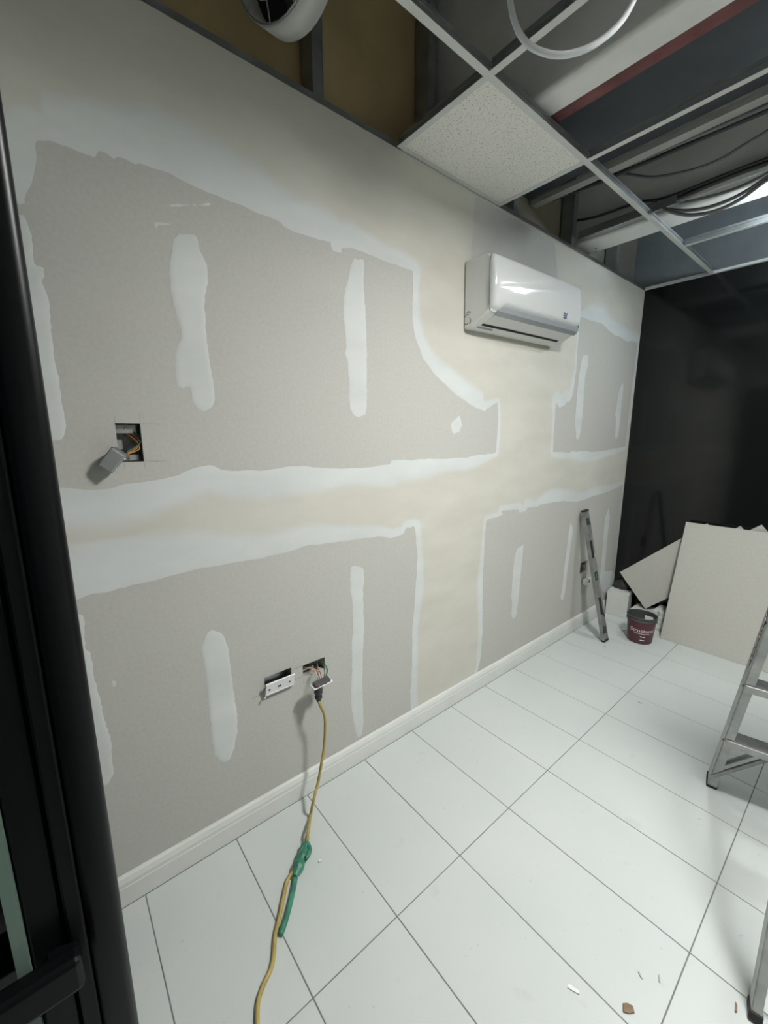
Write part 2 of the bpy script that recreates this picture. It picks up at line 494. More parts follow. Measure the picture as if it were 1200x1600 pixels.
def main_field(P):
    jit = 0.0035 * vnoise(P, 55) + 0.006 * vnoise(P + 3.3, 18)
    best = np.full(len(P), 1e9)
    bw = np.zeros(len(P))
    ins = np.zeros(len(P), bool)
    for F in FIELDS:
        d, i, w = seg_dist(P, F)
        ins |= i
        k = d < best
        best[k] = d[k]; bw[k] = w[k]
    s = np.where(ins, -best, best) + jit
    wob = 1 + 0.5 * vnoise(P + 9.1, 5)
    w = bw * wob
    fresh = 1 - sstep(0.72 * w, 1.25 * w, best)
    return s, np.where(ins, 1.0, fresh)

def patch_field(poly, jitter=0.002, feather=0.9):
    def f(P):
        d, i, w = seg_dist(P, poly)
        s = np.where(i, d, -d) + jitter * 2 * vnoise(P, 90)
        return s, np.full(len(P), feather)
    return f

# ------------------------------------------------------------------ left wall board with cut-outs
OPEN_SWITCH = (-1.086, -1.025, 1.413, 1.521)
OPEN_DEVICE = (-0.708, -0.598, 0.535, 0.592)
OPEN_OUTLET = (-0.548, -0.446, 0.527, 0.581)
OPEN_CORNER = (1.80, 1.93, 0.44, 0.53)
OPENINGS = [OPEN_SWITCH, OPEN_DEVICE, OPEN_OUTLET, OPEN_CORNER]

def wall_with_openings(name, y0, y1, z0, z1, t, ops, m):
    ys = sorted({y0, y1} | {v for o in ops for v in o[:2]})
    zs = sorted({z0, z1} | {v for o in ops for v in o[2:]})
    solid = lambda i, j: 0 <= i < len(ys) - 1 and 0 <= j < len(zs) - 1 and not any(
        o[0] <= (ys[i] + ys[i + 1]) / 2 <= o[1] and o[2] <= (zs[j] + zs[j + 1]) / 2 <= o[3] for o in ops)
    bm = bmesh.new()
    V = {}
    def v(i, j, k):
        if (i, j, k) not in V:
            V[(i, j, k)] = bm.verts.new((0 if k == 0 else -t, ys[i], zs[j]))
        return V[(i, j, k)]
    for i in range(len(ys) - 1):
        for j in range(len(zs) - 1):
            if not solid(i, j): continue
            bm.faces.new((v(i, j, 0), v(i + 1, j, 0), v(i + 1, j + 1, 0), v(i, j + 1, 0)))
            bm.faces.new((v(i, j, 1), v(i, j + 1, 1), v(i + 1, j + 1, 1), v(i + 1, j, 1)))
            for di, dj, a, b in ((-1, 0, (i, j), (i, j + 1)), (1, 0, (i + 1, j), (i + 1, j + 1)), (0, -1, (i, j), (i + 1, j)), (0, 1, (i, j + 1), (i + 1, j + 1))):
                if not solid(i + di, j + dj):
                    bm.faces.new((v(*a, 0), v(*b, 0), v(*b, 1), v(*a, 1)))
    return finish(bm, name, m)

wall_left = link('wall_left', wall_with_openings('wall_left', YN - 0.05, YF, 0.0, ZC - 0.002, 0.013, OPENINGS, m_drywall), kind='structure',
                 label='long grey plasterboard wall with cream and white joint compound bands')
comp = link('joint_compound', contour_mesh('joint_compound', main_field, YN + 0.002, YF - 0.002, 0.085, ZC - 0.003, 0.010, 0.0012), wall_left)
comp['label'] = 'cream and white joint compound over the board seams'

PATCHES = {
    'u1': [(-0.8911,2.0349),(-0.8766,2.0486),(-0.8345,2.0602),(-0.8279,2.0552),(-0.8247,2.029),(-0.8144,2.0008),(-0.8051,1.9804),(-0.8064,1.9398),(-0.8193,1.8929),(-0.8229,1.8476),(-0.823,1.7748),(-0.8193,1.7009),(-0.8121,1.6445),(-0.8118,1.5962),(-0.8231,1.5762),(-0.8377,1.5621),(-0.8493,1.5597),(-0.8672,1.5706),(-0.8769,1.5873),(-0.8787,1.6098),(-0.8771,1.6286),(-0.8932,1.6312),(-0.908,1.6246),(-0.9174,1.6368),(-0.9195,1.6729),(-0.9146,1.7092),(-0.9105,1.7364),(-0.8942,1.7651),(-0.8936,1.7917),(-0.901,1.8255),(-0.9078,1.8639),(-0.9113,1.9006),(-0.9109,1.9426),(-0.9037,1.9857),(-0.8964,2.0122)],
    'u2': [(-0.2782,2.1181),(-0.2634,2.1347),(-0.2517,2.1332),(-0.2397,2.1383),(-0.2247,2.1397),(-0.2221,2.1092),(-0.2259,2.0523),(-0.2205,1.9965),(-0.2154,1.9046),(-0.2135,1.798),(-0.2148,1.6883),(-0.2158,1.6011),(-0.2227,1.5706),(-0.258,1.5571),(-0.2797,1.564),(-0.2976,1.5904),(-0.2993,1.6581),(-0.3035,1.7409),(-0.3086,1.7802),(-0.3171,1.7931),(-0.3108,1.8146),(-0.3128,1.8556),(-0.3199,1.9223),(-0.322,1.9553),(-0.3122,2.0057),(-0.2967,2.0594)],
    'u3': [(1.5666,1.9966),(1.6004,2.0085),(1.6369,2.0086),(1.6485,1.9487),(1.6187,1.8638),(1.6238,1.7396),(1.6289,1.6129),(1.6248,1.5098),(1.6019,1.458),(1.5646,1.4625),(1.5563,1.5095),(1.5325,1.5432),(1.5297,1.6102),(1.5307,1.755),(1.5353,1.8771),(1.5492,1.9468)],
    'u4': [(2.2214,1.8714),(2.2447,1.8731),(2.2519,1.8453),(2.2582,1.7744),(2.2551,1.6927),(2.2593,1.5812),(2.2478,1.4829),(2.2193,1.4535),(2.192,1.4683),(2.1825,1.5557),(2.1743,1.6133),(2.1525,1.6318),(2.1651,1.7222),(2.1788,1.8076)],
    'l1': [(-0.8921,0.8362),(-0.8794,0.839),(-0.853,0.8235),(-0.8394,0.8024),(-0.8312,0.7636),(-0.8281,0.7137),(-0.8257,0.6509),(-0.8215,0.5479),(-0.8167,0.481),(-0.8202,0.4301),(-0.8364,0.3643),(-0.8529,0.3279),(-0.8717,0.3226),(-0.8868,0.3339),(-0.9044,0.3674),(-0.9077,0.4107),(-0.9072,0.4742),(-0.9088,0.5378),(-0.9096,0.6365),(-0.9134,0.7219),(-0.9174,0.7751),(-0.916,0.7932),(-0.9039,0.8169)],
    'l2': [(-0.3077,0.9394),(-0.2977,0.9458),(-0.2579,0.9346),(-0.2411,0.9167),(-0.2382,0.8726),(-0.2459,0.8159),(-0.2463,0.7865),(-0.2434,0.7411),(-0.2441,0.6962),(-0.2413,0.6346),(-0.2455,0.5899),(-0.2498,0.5295),(-0.2551,0.4055),(-0.2533,0.2755),(-0.251,0.1752),(-0.2628,0.1209),(-0.2739,0.1132),(-0.2918,0.1292),(-0.3016,0.1838),(-0.3172,0.2887),(-0.3194,0.3533),(-0.3104,0.4592),(-0.3081,0.5809),(-0.303,0.6693),(-0.3007,0.7863),(-0.3098,0.832),(-0.3119,0.8896),(-0.3097,0.9174)],
    'l3': [(0.9991,0.8132),(0.9304,0.8007),(0.9079,0.7519),(0.8986,0.6389),(0.8978,0.5055),(0.9111,0.4382),(0.9099,0.3785),(0.9197,0.3498),(0.9492,0.3366),(0.9685,0.3571),(0.9792,0.4628),(0.9874,0.5893),(0.9955,0.7141)],
    'l4': [(1.5868,0.8805),(1.5695,0.7897),(1.5664,0.696),(1.5521,0.5556),(1.5472,0.4112),(1.5319,0.3317),(1.535,0.3111),(1.5747,0.2956),(1.5942,0.3503),(1.5988,0.4971),(1.6186,0.6627),(1.6326,0.8035),(1.6163,0.8437)],
    'l5': [(2.2063,0.9068),(2.2485,0.828),(2.2391,0.7119),(2.2461,0.5481),(2.2572,0.3633),(2.4129,0.3409),(2.4673,0.2766),(2.4247,0.1813),(2.3397,0.1617),(2.275,0.1723),(2.1927,0.2718),(2.1714,0.3157),(2.1738,0.5234),(2.1652,0.67),(2.1531,0.8298)],
    'dot': [(0.3548,1.5817),(0.3764,1.5358),(0.3586,1.5045),(0.3164,1.492),(0.3018,1.5042),(0.291,1.5407)],
    's1': [(-1.3038,1.9715),(-1.2187,1.9969),(-1.2121,1.9758),(-1.2077,1.9455),(-1.2091,1.9244),(-1.2111,1.8889),(-1.1946,1.8871),(-1.1957,1.8783),(-1.1932,1.8688),(-1.202,1.8554),(-1.194,1.8209),(-1.1943,1.7767),(-1.1985,1.7313),(-1.1968,1.6707),(-1.1954,1.6164),(-1.1958,1.5689),(-1.1935,1.5207),(-1.1953,1.5044),(-1.2033,1.4815),(-1.2184,1.4751),(-1.3371,1.4732)],
    's2': [(-1.3088,1.0222),(-1.2157,0.9931),(-1.2158,0.9662),(-1.2193,0.9344),(-1.2198,0.8895),(-1.2123,0.8768),(-1.2117,0.8265),(-1.2097,0.7747),(-1.2043,0.71),(-1.2002,0.6443),(-1.193,0.5753),(-1.198,0.5115),(-1.1971,0.4728),(-1.2093,0.4506),(-1.2199,0.4435),(-1.3151,0.5024)],
    'k1': [(-0.9102,2.112),(-0.8868,2.1217),(-0.8527,2.1315),(-0.7824,2.1567),(-0.7754,2.153),(-0.7885,2.1481),(-0.8496,2.1284),(-0.8874,2.1151)],
    'k2': [(-0.9385,2.0617),(-0.9289,2.0645),(-0.8879,2.0715),(-0.9296,2.0564),(-0.9318,2.0494),(-0.9382,2.0492)],
    'k3': [(-1.1727,0.7696),(-1.1659,0.7731),(-1.1605,0.7625),(-1.1651,0.7496),(-1.1711,0.7543)],
}
for k, poly in PATCHES.items():
    a = np.array(poly)
    lo, hi = a.min(0) - 0.01, a.max(0) + 0.01
    lo[0] = max(lo[0], YN + 0.002); hi[0] = min(hi[0], YF - 0.002)
    st = 0.0035 if max(hi - lo) < 0.15 else 0.006
    link('compound_patch', contour_mesh('compound_patch', patch_field(poly, 0.0012 if st < 0.005 else 0.0022), lo[0], hi[0], lo[1], hi[1], st, 0.0011, ramp=0.012), wall_left)

SKIM = [(0.4132,2.5604),(1.1186,2.5497),(1.1986,2.35),(0.7313,2.2981),(0.3973,2.2844)]
a = np.array(SKIM)
sk = contour_mesh('grey_skim', patch_field(SKIM, 0.003), a[:, 0].min() - 0.01, a[:, 0].max() + 0.01, a[:, 1].min() - 0.01, min(a[:, 1].max() + 0.01, ZC - 0.004), 0.01, 0.0005, x0=0.0017, ramp=0.02)
sk.materials.clear()
sk.materials.append(mat('grey_skim', (0.465, 0.465, 0.44), 0.8, var=0.05, vscale=6))
link('skim_patch', sk, wall_left, label='greyish skim coat above the air conditioner')

# pencil and knife marks around the cut-outs
m_pencil = mat('pencil', (0.10, 0.10, 0.095), 0.9)
for y0, y1, z0, z1 in ((-1.086, -1.0855, 1.523, 1.543), (-1.0245, -1.024, 1.523, 1.548), (-1.022, -0.975, 1.519, 1.5197), (-1.022, -0.965, 1.4125, 1.4132), (-1.0245, -1.024, 1.392, 1.411), (-1.075, -1.0745, 1.392, 1.411),
                       (-0.596, -0.55, 0.5805, 0.5812), (-0.596, -0.55, 0.534, 0.5347), (-0.5965, -0.596, 0.498, 0.532), (-0.546, -0.5455, 0.495, 0.525), (-0.76, -0.715, 0.529, 0.5296), (-0.443, -0.425, 0.535, 0.5356)):
    box('pencil_mark', (0.0, y0, z0), (0.00035, y1, z1), m_pencil, wall_left)

# exposed framing above the board
box('top_track', (-0.10, YN, ZC - 0.004), (-0.014, YF, ZC + 0.030), m_steel, wall_left)
for y in (-1.0, -0.395, 0.140, 0.76, 1.36, 1.98):
    bm = bmesh.new()
    bx(bm, (-0.09, y - 0.02, ZC + 0.028), (-0.016, y + 0.02, ZD))
    bx(bm, (-0.030, y + 0.018, ZC + 0.028), (-0.0155, y + 0.022, ZD))
    link('stud', finish(bm, 'stud', m_steel), wall_left)
box('backing_board', (-0.115, YN, 0.0), (-0.10, 0.66, ZD), m_brown, wall_left)
box('backing_board', (-0.115, 0.664, 0.0), (-0.10, 1.463, ZD), mat('olive_board', (0.24, 0.225, 0.165), 0.8, var=0.12, vscale=3), wall_left)
box('backing_board', (-0.115, 1.467, 0.0), (-0.10, 2.12, ZD), mat('grey_brown_board', (0.20, 0.195, 0.165), 0.8, var=0.1, vscale=3), wall_left)
box('backing_board', (-0.115, 2.124, 0.0), (-0.10, YF + 0.1, ZD), mat('grey_brown_board', (0.13, 0.125, 0.10)), wall_left)

# skirting with a two-step moulded profile
prof = [(0.0008, 0), (0.018, 0), (0.018, 0.066), (0.0165, 0.069), (0.0165, 0.082), (0.012, 0.098), (0.008, 0.103), (0.0008, 0.103)]
base = prism('baseboard_left', prof, YN + 0.002, YF - 0.002, 1, m_base, kind='structure')

# ------------------------------------------------------------------ floor of separate tiles
floor = box('floor', (-0.12, YN - 1.6, -0.06), (XR + 0.1, YF + 0.1, -0.0015), m_grout, kind='structure')
xs_ = [0.0185, 0.5919, 1.2035, 1.8151, 2.4267, 3.0383, XR]
tile_cache = {}
def tile_mesh(w, d):
    k = (round(w, 4), round(d, 4))
    if k not in tile_cache:
        bm = bmesh.new()
        bx(bm, (0, 0, -0.010), (w, d, 0), 0.0007)
        tile_cache[k] = finish(bm, 'tile', m_tile)
    return tile_cache[k]
g = 0.0016
for c in range(len(xs_) - 1):
    for k in range(-7, 13):
        ya, yb = -1.1606 + 0.3 * k, -1.1606 + 0.3 * (k + 1)
        ya = max(ya, YN - 1.6); yb = min(yb, YF)
        if yb - ya < 0.02: continue
        xa, xb = xs_[c], xs_[c + 1]
        o = link('tile', tile_mesh(xb - xa - 2 * g, yb - ya - 2 * g), floor)
        o.location = (xa + g, ya + g, random.uniform(-0.0004, 0.0))

# ------------------------------------------------------------------ other walls
wall_far = box('wall_far', (-0.0, YF, 0.0), (XR, YF + 0.05, ZC), m_black_gloss, kind='structure', label='glossy black end wall mirroring the room')
box('upper_panel', (-0.10, YF + 0.03, ZC - 0.002), (XR, YF + 0.06, ZD), m_upper, wall_far)
box('wall_right', (XR, YN - 0.1, 0), (XR + 0.06, YF + 0.06, ZD), m_white, kind='structure')
# near wall: dark glazed sidelight beside the camera's doorway, board above
wall_near = box('wall_near', (1.85, YN - 0.09, 0), (XR, YN, ZD), m_white, kind='structure')
box('header', (0.0, YN - 0.09, 2.10), (1.85, YN, ZD), m_white, wall_near)
door = link('door_1', None, kind='structure', label='black metal door frame in the doorway beside the camera')
gl = box('sidelight_glass', (0.035, YN - 0.05, 0.03), (0.79, YN - 0.04, 2.06), m_black_gloss, door)
box('sidelight_stile', (0.0, YN - 0.07, 0.0), (0.035, YN - 0.004, 2.10), m_black_frame, door)
box('sidelight_rail', (0.035, YN - 0.07, 0.0), (0.79, YN - 0.01, 0.03), m_black_frame, door)
box('door_head', (0.035, YN - 0.07, 2.06), (1.85, YN - 0.004, 2.10), m_black_frame, door)
box('far_jamb', (1.80, YN - 0.09, 0.0), (1.85, YN + 0.01, 2.10), m_black_frame, door)
# near jamb: rounded black tube section with a set-back stop behind it
bm = bmesh.new()
bx(bm, (0.79, -1.273, 0.0), (0.85, -1.238, 2.10), 0.009, 3)
link('jamb_tube', finish(bm, 'jamb_tube', m_black_frame), door, smooth=True)
bm = bmesh.new()
bx(bm, (0.79, -1.291, 0.0), (0.843, -1.2735, 2.10), 0.003, 2)
link('jamb_stop', finish(bm, 'jamb_stop', m_black_frame), door)

# open glazed door leaf standing back from the jamb
leaf = thing('glazed_door_leaf', 'black glazed door leaf swung open with a black pull bar, far left edge', 'door', (0.83, -1.292, 0.008))
box('stile', (-0.03, -0.032, 0.0), (0.008, 0.0, 2.05), m_black_frame, leaf, 0.003)
box('glass_edge', (-0.012, -0.044, 0.10), (0.0145, -0.0325, 1.95), m_greenglass, leaf)
box('pane', (-0.012, -0.80, 0.10), (-0.002, -0.0445, 1.95), m_black_gloss, leaf)
box('bottom_rail', (-0.03, -0.84, 0.0), (0.008, -0.0325, 0.10), m_black_frame, leaf, 0.003)
box('top_rail', (-0.03, -0.84, 1.95), (0.008, -0.0325, 2.05), m_black_frame, leaf, 0.003)
box('stile', (-0.03, -0.84, 0.1), (0.008, -0.80, 1.95), m_black_frame, leaf, 0.003)
hb = box('pull_bar', (0.020, -0.62, 0.862), (0.044, 0.012, 0.905), m_black_frame, leaf, 0.006, 2)
box('bar_mount', (0.006, -0.02, 0.868), (0.022, 0.008, 0.898), m_black_frame, leaf, 0.002)
box('bar_mount', (0.006, -0.60, 0.868), (0.022, -0.57, 0.898), m_black_frame, leaf, 0.002)

# ------------------------------------------------------------------ suspended ceiling and what shows above it
ceiling = box('ceiling', (-0.12, YN - 0.1, ZD), (XR, YF + 0.1, ZD + 0.1), m_deck, kind='structure', label='dark deck above an open ceiling grid')
XM, XM2 = 0.4194, 1.0653
T1, T2, T3 = -0.050, 0.590, 1.805
def tee_prof():
    return [(-0.012, 0.0), (0.012, 0.0), (0.012, 0.0012), (0.0008, 0.0014), (0.0008, 0.026), (0.0035, 0.027), (0.0035, 0.038), (-0.0035, 0.038), (-0.0035, 0.027), (-0.0008, 0.026), (-0.0008, 0.0014), (-0.012, 0.0012)]
def tee(name, axis, at, a, b, dz=0.0):
    # white-capped flange with a bare steel web
    bm = bmesh.new()
    p = [(u + at, v + ZC + dz) for u, v in tee_prof()]
    prism_bm(bm, p, a, b, axis)
    bmesh.ops.recalc_face_normals(bm, faces=bm.faces[:])
    for f in bm.faces:
        zc = sum(v.co.z for v in f.verts) / len(f.verts)
        f.material_index = 0 if zc < ZC + dz + 0.0016 else 1
    return link(name, finish(bm, name, [m_gridwhite, m_steel]), ceiling)
tee('main_runner', 1, XM, YN, YF - 0.001)
tee('main_runner', 1, XM2, YN, YF - 0.001)
tee('main_runner', 1, XM2 + 0.646, YN, YF - 0.001)
tee('main_runner', 1, XM2 + 1.292, YN, YF - 0.001)
for xa, xb in ((0.0, XM - 0.0125), (XM + 0.0125, XM2 - 0.0125), (XM2 + 0.0125, XM2 + 0.633), (XM2 + 0.659, XM2 + 1.279)):
    for y in (T1, T2, T3):
        if xa == 0.0 and y == T3: continue
        tee('cross_tee', 0, y, xa + (0.002 if xa == 0 else 0), xb)
def angle(name, prof, a, b, axis):
    return prism(name, prof, a, b, axis, m_gridwhite, ceiling)
angle('wall_angle', [(0.0005, ZC - 0.001), (0.020, ZC - 0.001), (0.020, ZC), (0.002, ZC), (0.002, ZC + 0.02), (0.0005, ZC + 0.02)], T1 + 0.013, T2 - 0.013, 1)
angle('wall_angle', [(YF - 0.0005, ZC - 0.001), (YF - 0.024, ZC - 0.001), (YF - 0.024, ZC + 0.0005), (YF - 0.002, ZC + 0.0005), (YF - 0.002, ZC + 0.022), (YF - 0.0005, ZC + 0.022)], 0.002, XR - 0.002, 0)
box('ceiling_tile', (0.004, T1 + 0.004, ZC + 0.0018), (XM - 0.004, T2 - 0.008, ZC + 0.0165), m_ctile, ceiling, 0.001, label='single white speckled acoustic ceiling tile')

def soffit(y0, y1, zb, rad):
    # boxed plasterboard beam with a softly rounded lower front corner
    pr = [(y0, ZD), (y0, zb + rad)]
    for k in range(1, 7):
        a = math.pi / 2 * k / 6
        pr.append((y0 + rad - rad * math.cos(a), zb + rad - rad * math.sin(a)))
    pr += [(y1, zb), (y1, ZD)]
    return prism('soffit_beam', pr, -0.098, XR, 0, m_soffit, ceiling)
soffit(0.212, 0.316, 2.622, 0.020)
s2_ = soffit(1.472, 1.652, 2.642, 0.014)
for p_ in [(0.0114,1.5932,2.6415),(-0.0034,1.6404,2.6415)]:
    lathe('screw_hole', [(0.0, 0.0), (0.006, 0.0), (0.006, -0.0006), (0.0, -0.0006)], m_dark, s2_, 10, (p_[0], p_[1], 2.642))
box('red_steel_angle', (-0.098, 0.3165, 2.622), (XR, 0.368, 2.64), m_red, ceiling)
box('dark_joist', (-0.098, 0.369, 2.768), (XR, 0.995, ZD), m_deck, ceiling)
# pale channel and perforated angle carrying cables
prism('steel_channel', [(1.0, 2.735), (1.05, 2.735), (1.05, 2.738), (1.003, 2.738), (1.003, 2.76), (1.0, 2.76)], -0.09, XR, 0, mat('pale_channel', (0.36, 0.36, 0.33), 0.6), ceiling)
prism('perforated_angle', [(1.383, 2.640), (1.430, 2.640), (1.430, 2.643), (1.386, 2.643), (1.386, 2.682), (1.383, 2.682)], 0.0, 0.50, 0, m_steel, ceiling)
box('bright_lip', (0.10, 1.3815, 2.6385), (XR, 1.3845, 2.6415), m_gridwhite, ceiling)

# cables lying over the grid (seen against the grey soffit)
CAB = [
 ('single grey cable sagging across the face of the grey soffit', m_cable, 0.0065, [(0.1097,1.3,2.941),(0.186,1.3,2.8833),(0.2836,1.3,2.8355),(0.4008,1.3,2.7711),(0.504,1.3,2.7413),(0.6015,1.3,2.7237),(0.6904,1.3,2.7234),(0.7687,1.3,2.7426),(0.8442,1.3,2.7594),(0.9552,1.3,2.7923)]),
 ('topmost dark cable lying beside the pale steel channel', m_cable_dk, 0.011, [(-0.2788,1.105,2.7693),(-0.0715,1.105,2.7758),(0.1124,1.105,2.7627),(0.2758,1.105,2.7511),(0.421,1.105,2.7491),(0.5763,1.105,2.7433),(0.7138,1.105,2.7407),(0.8747,1.105,2.736),(0.9812,1.105,2.7341)]),
 ('grey cable lying under the pale steel channel', m_cable, 0.010, [(-0.2283,1.066,2.7903),(-0.0489,1.066,2.7707),(0.1311,1.066,2.7661),(0.2914,1.066,2.7563),(0.4347,1.066,2.7474),(0.5872,1.066,2.7432),(0.7226,1.066,2.7369),(0.8806,1.066,2.7334),(0.9853,1.066,2.7306)]),
 ('dark cable bending up to the soffit corner by the wall', m_cable_dk, 0.007, [(-0.2896,1.42,2.8094),(-0.1361,1.42,2.7888),(0.0635,1.42,2.7451),(0.2389,1.42,2.736),(0.3198,1.42,2.7301),(0.3982,1.42,2.7089),(0.4938,1.42,2.7008),(0.6257,1.42,2.7036),(0.7455,1.42,2.7061),(0.834,1.42,2.7053),(0.9549,1.42,2.7105)]),
 ('thick black cable along the lower corner of the grey soffit', m_cable_dk, 0.012, [(0.3058,1.45,2.7041),(0.3987,1.45,2.6999),(0.4864,1.45,2.6929),(0.6194,1.45,2.6997),(0.7406,1.45,2.7031),(0.8304,1.45,2.7001),(0.953,1.45,2.7038)]),
 ('slack grey cable looping below the soffit corner, upper strand', m_cable, 0.007, [(0.387,1.395,2.6933),(0.4636,1.395,2.6579),(0.549,1.395,2.6337),(0.6283,1.395,2.6225),(0.6906,1.395,2.6169),(0.7608,1.395,2.6178),(0.8468,1.395,2.633),(0.9443,1.395,2.6632)]),
 ('slack grey cable looping below the soffit corner, middle strand', m_cable, 0.008, [(0.4499,1.365,2.6303),(0.5208,1.365,2.595),(0.59,1.365,2.572),(0.6547,1.365,2.5615),(0.7268,1.365,2.5636),(0.7932,1.365,2.579),(0.8547,1.365,2.6042),(0.9507,1.365,2.6373)]),
 ('slack grey cable looping below the soffit corner, lowest strand', m_cable, 0.008, [(0.4728,1.335,2.6067),(0.5322,1.335,2.5674),(0.5881,1.335,2.5412),(0.6533,1.335,2.5255),(0.7139,1.335,2.5245),(0.7809,1.335,2.5407),(0.8619,1.335,2.5809),(0.9571,1.335,2.6117)]),
]
for lb, m_, r_, pts in CAB:
    tube('cable', pts, r_, m_, seg=8, n=6, label=lb, cat='cable', group='cables above the open ceiling grid')

# loop of pale flexible conduit hanging through the grid
def onplane(px_pts):
    return px_pts
LOOP = [(0.5711,-0.1668,2.7041),(0.5672,-0.1696,2.6447),(0.5716,-0.1664,2.6025),(0.5813,-0.1594,2.5584),(0.5988,-0.1468,2.516),(0.6268,-0.1278,2.4816),(0.6718,-0.0993,2.4546),(0.7141,-0.0747,2.4469),(0.7524,-0.0542,2.4516),(0.7912,-0.035,2.4719),(0.8168,-0.0231,2.5043),(0.831,-0.0168,2.5487),(0.8357,-0.0148,2.602)]
LOOP = [(LOOP[0][0] - 0.02, LOOP[0][1], 3.2), (LOOP[0][0] - 0.01, LOOP[0][1], 2.85)] + LOOP + [(LOOP[-1][0] + 0.01, LOOP[-1][1], 2.85), (LOOP[-1][0] + 0.02, LOOP[-1][1], 3.2)]
tube('conduit', LOOP, 0.0078, m_conduit, seg=10, n=8, label='pale flexible conduit hanging in a loop from the ceiling', cat='conduit')

# circular fan housing with wire guard in the ceiling void
fan = thing('duct_fan', 'round off-white fan housing with wire guard hanging above the ceiling line', 'fan', (0.17, -0.60, 2.745), (0, 0, 0))
fdir = Vector((0.25, -0.93, -0.18)).normalized()
fm = fdir.to_track_quat('Z', 'Y').to_matrix().to_4x4()
def fan_ring(prof, m_, nm, seg=40):
    o = lathe(nm, prof, m_, fan, seg)
    o.matrix_local = fm
    return o
fan_ring([(0.150, -0.035), (0.160, -0.035), (0.160, 0.042), (0.150, 0.042), (0.150, -0.035)], m_fanwhite, 'housing')
fan_ring([(0.0, -0.02), (0.05, -0.02), (0.05, 0.03), (0.0, 0.03)], m_blackpl, 'motor', 20)
fan_ring([(0.149, -0.02), (0.02, -0.022), (0.0, -0.022)], m_dark, 'back_plate')
bm = bmesh.new()
for rr in (0.155, 0.115, 0.075, 0.04):
    pts = [Vector((rr * math.cos(2 * math.pi * k / 30), rr * math.sin(2 * math.pi * k / 30), 0.10 - 0.35 * rr)) for k in range(31)]
    tube_bm(bm, pts, 0.0022, 5)
for k in range(10):
    a = 2 * math.pi * k / 10
    tube_bm(bm, [Vector((0.156 * math.cos(a), 0.156 * math.sin(a), 0.040)), Vector((0.155 * math.cos(a), 0.155 * math.sin(a), 0.046)), Vector((0.03 * math.cos(a), 0.03 * math.sin(a), 0.09))], 0.0022, 5)
o = link('wire_guard', finish(bm, 'wire_guard', m_alu_dull), fan); o.matrix_local = fm
for k in range(4):
    bm = bmesh.new()
    bx(bm, (0.04, -0.03, -0.004), (0.142, 0.03, 0.004), 0.002, mtx=Matrix.Rotation(k * math.pi / 2, 4, 'Z') @ Matrix.Rotation(0.4, 4, 'X'))
    o = link('blade', finish(bm, 'blade', m_blackpl), fan); o.matrix_local = fm
tube('hanger_rod', [(0.0, 0.0, 0.15), (0, 0, ZD - 2.745)], 0.004, m_steel, fan, n=1, seg=6)
yt = box('yellow_tag', (-0.012, -0.022, -0.0015), (0.012, 0.022, 0.0015), m_yellow, label='small yellow tag hanging beside the fan housing', cat='tag')
yt.location = (0.06, -0.49, 2.705); yt.rotation_euler = (R(60), R(10), R(20))
tube('tag_tie', [(0, 0.018, 0), (0.0, 0.03, 0.05), (0.01, 0.02, 0.12)], 0.001, m_blackpl, yt, n=4, seg=5)

# ------------------------------------------------------------------ lamps (just outside the picture)
lamp = thing('ceiling_panel_light', 'square white recessed light set in the ceiling grid', 'lamp', (1.5, 0.12, ZC))
bm = bmesh.new()
for q in range(4):
    bx(bm, (-0.30, -0.30, 0.002), (0.30, -0.16, 0.006), mtx=Matrix.Rotation(q * math.pi / 2, 4, 'Z'))
    bx(bm, (-0.16, -0.16 - 0.004, 0.002), (0.16, -0.16, 0.03 + 0.014), mtx=Matrix.Rotation(q * math.pi / 2, 4, 'Z'))
bx(bm, (-0.16, -0.16, 0.03 + 0.010), (0.16, 0.16, 0.03 + 0.014))
link('frame', finish(bm, 'frame', m_gridwhite), lamp)
box('diffuser', (-0.16 + 0.002, -0.16 + 0.002, 0.03), (0.16 - 0.002, 0.16 - 0.002, 0.03 + 0.008), emis('panel_glow', (1.0, 0.99, 0.965), PANEL_STRENGTH), lamp)
lamp2 = thing('round_ceiling_light', 'round white LED lamp hanging by the black end wall', 'lamp', (1.0, 1.76, ZC - 0.02))
lathe('body', [(0.056, 0.014), (0.056, 0.0), (0.0, 0.0)], m_acwhite, lamp2, 28)
lathe('added_uplight_cap', [(0.012, 0.052), (0.035, 0.047), (0.050, 0.030), (0.0555, 0.0145)], emis('added_uplight_glow', (0.80, 0.92, 1.0), UPLIGHT_STRENGTH), lamp2, 28)  # unseen glowing cap, added to throw light up into the ceiling void
lathe('diffuser', [(0.0, -0.010), (0.045, -0.008), (0.053, -0.001)], emis('disc_glow', (0.90, 0.97, 1.0), DISC_STRENGTH), lamp2, 28)
tube('flex', [(0, 0, 0.05), (0.01, 0, 0.2), (0, 0.01, ZD - ZC + 0.02)], 0.004, m_cable, lamp2, n=6, seg=6)

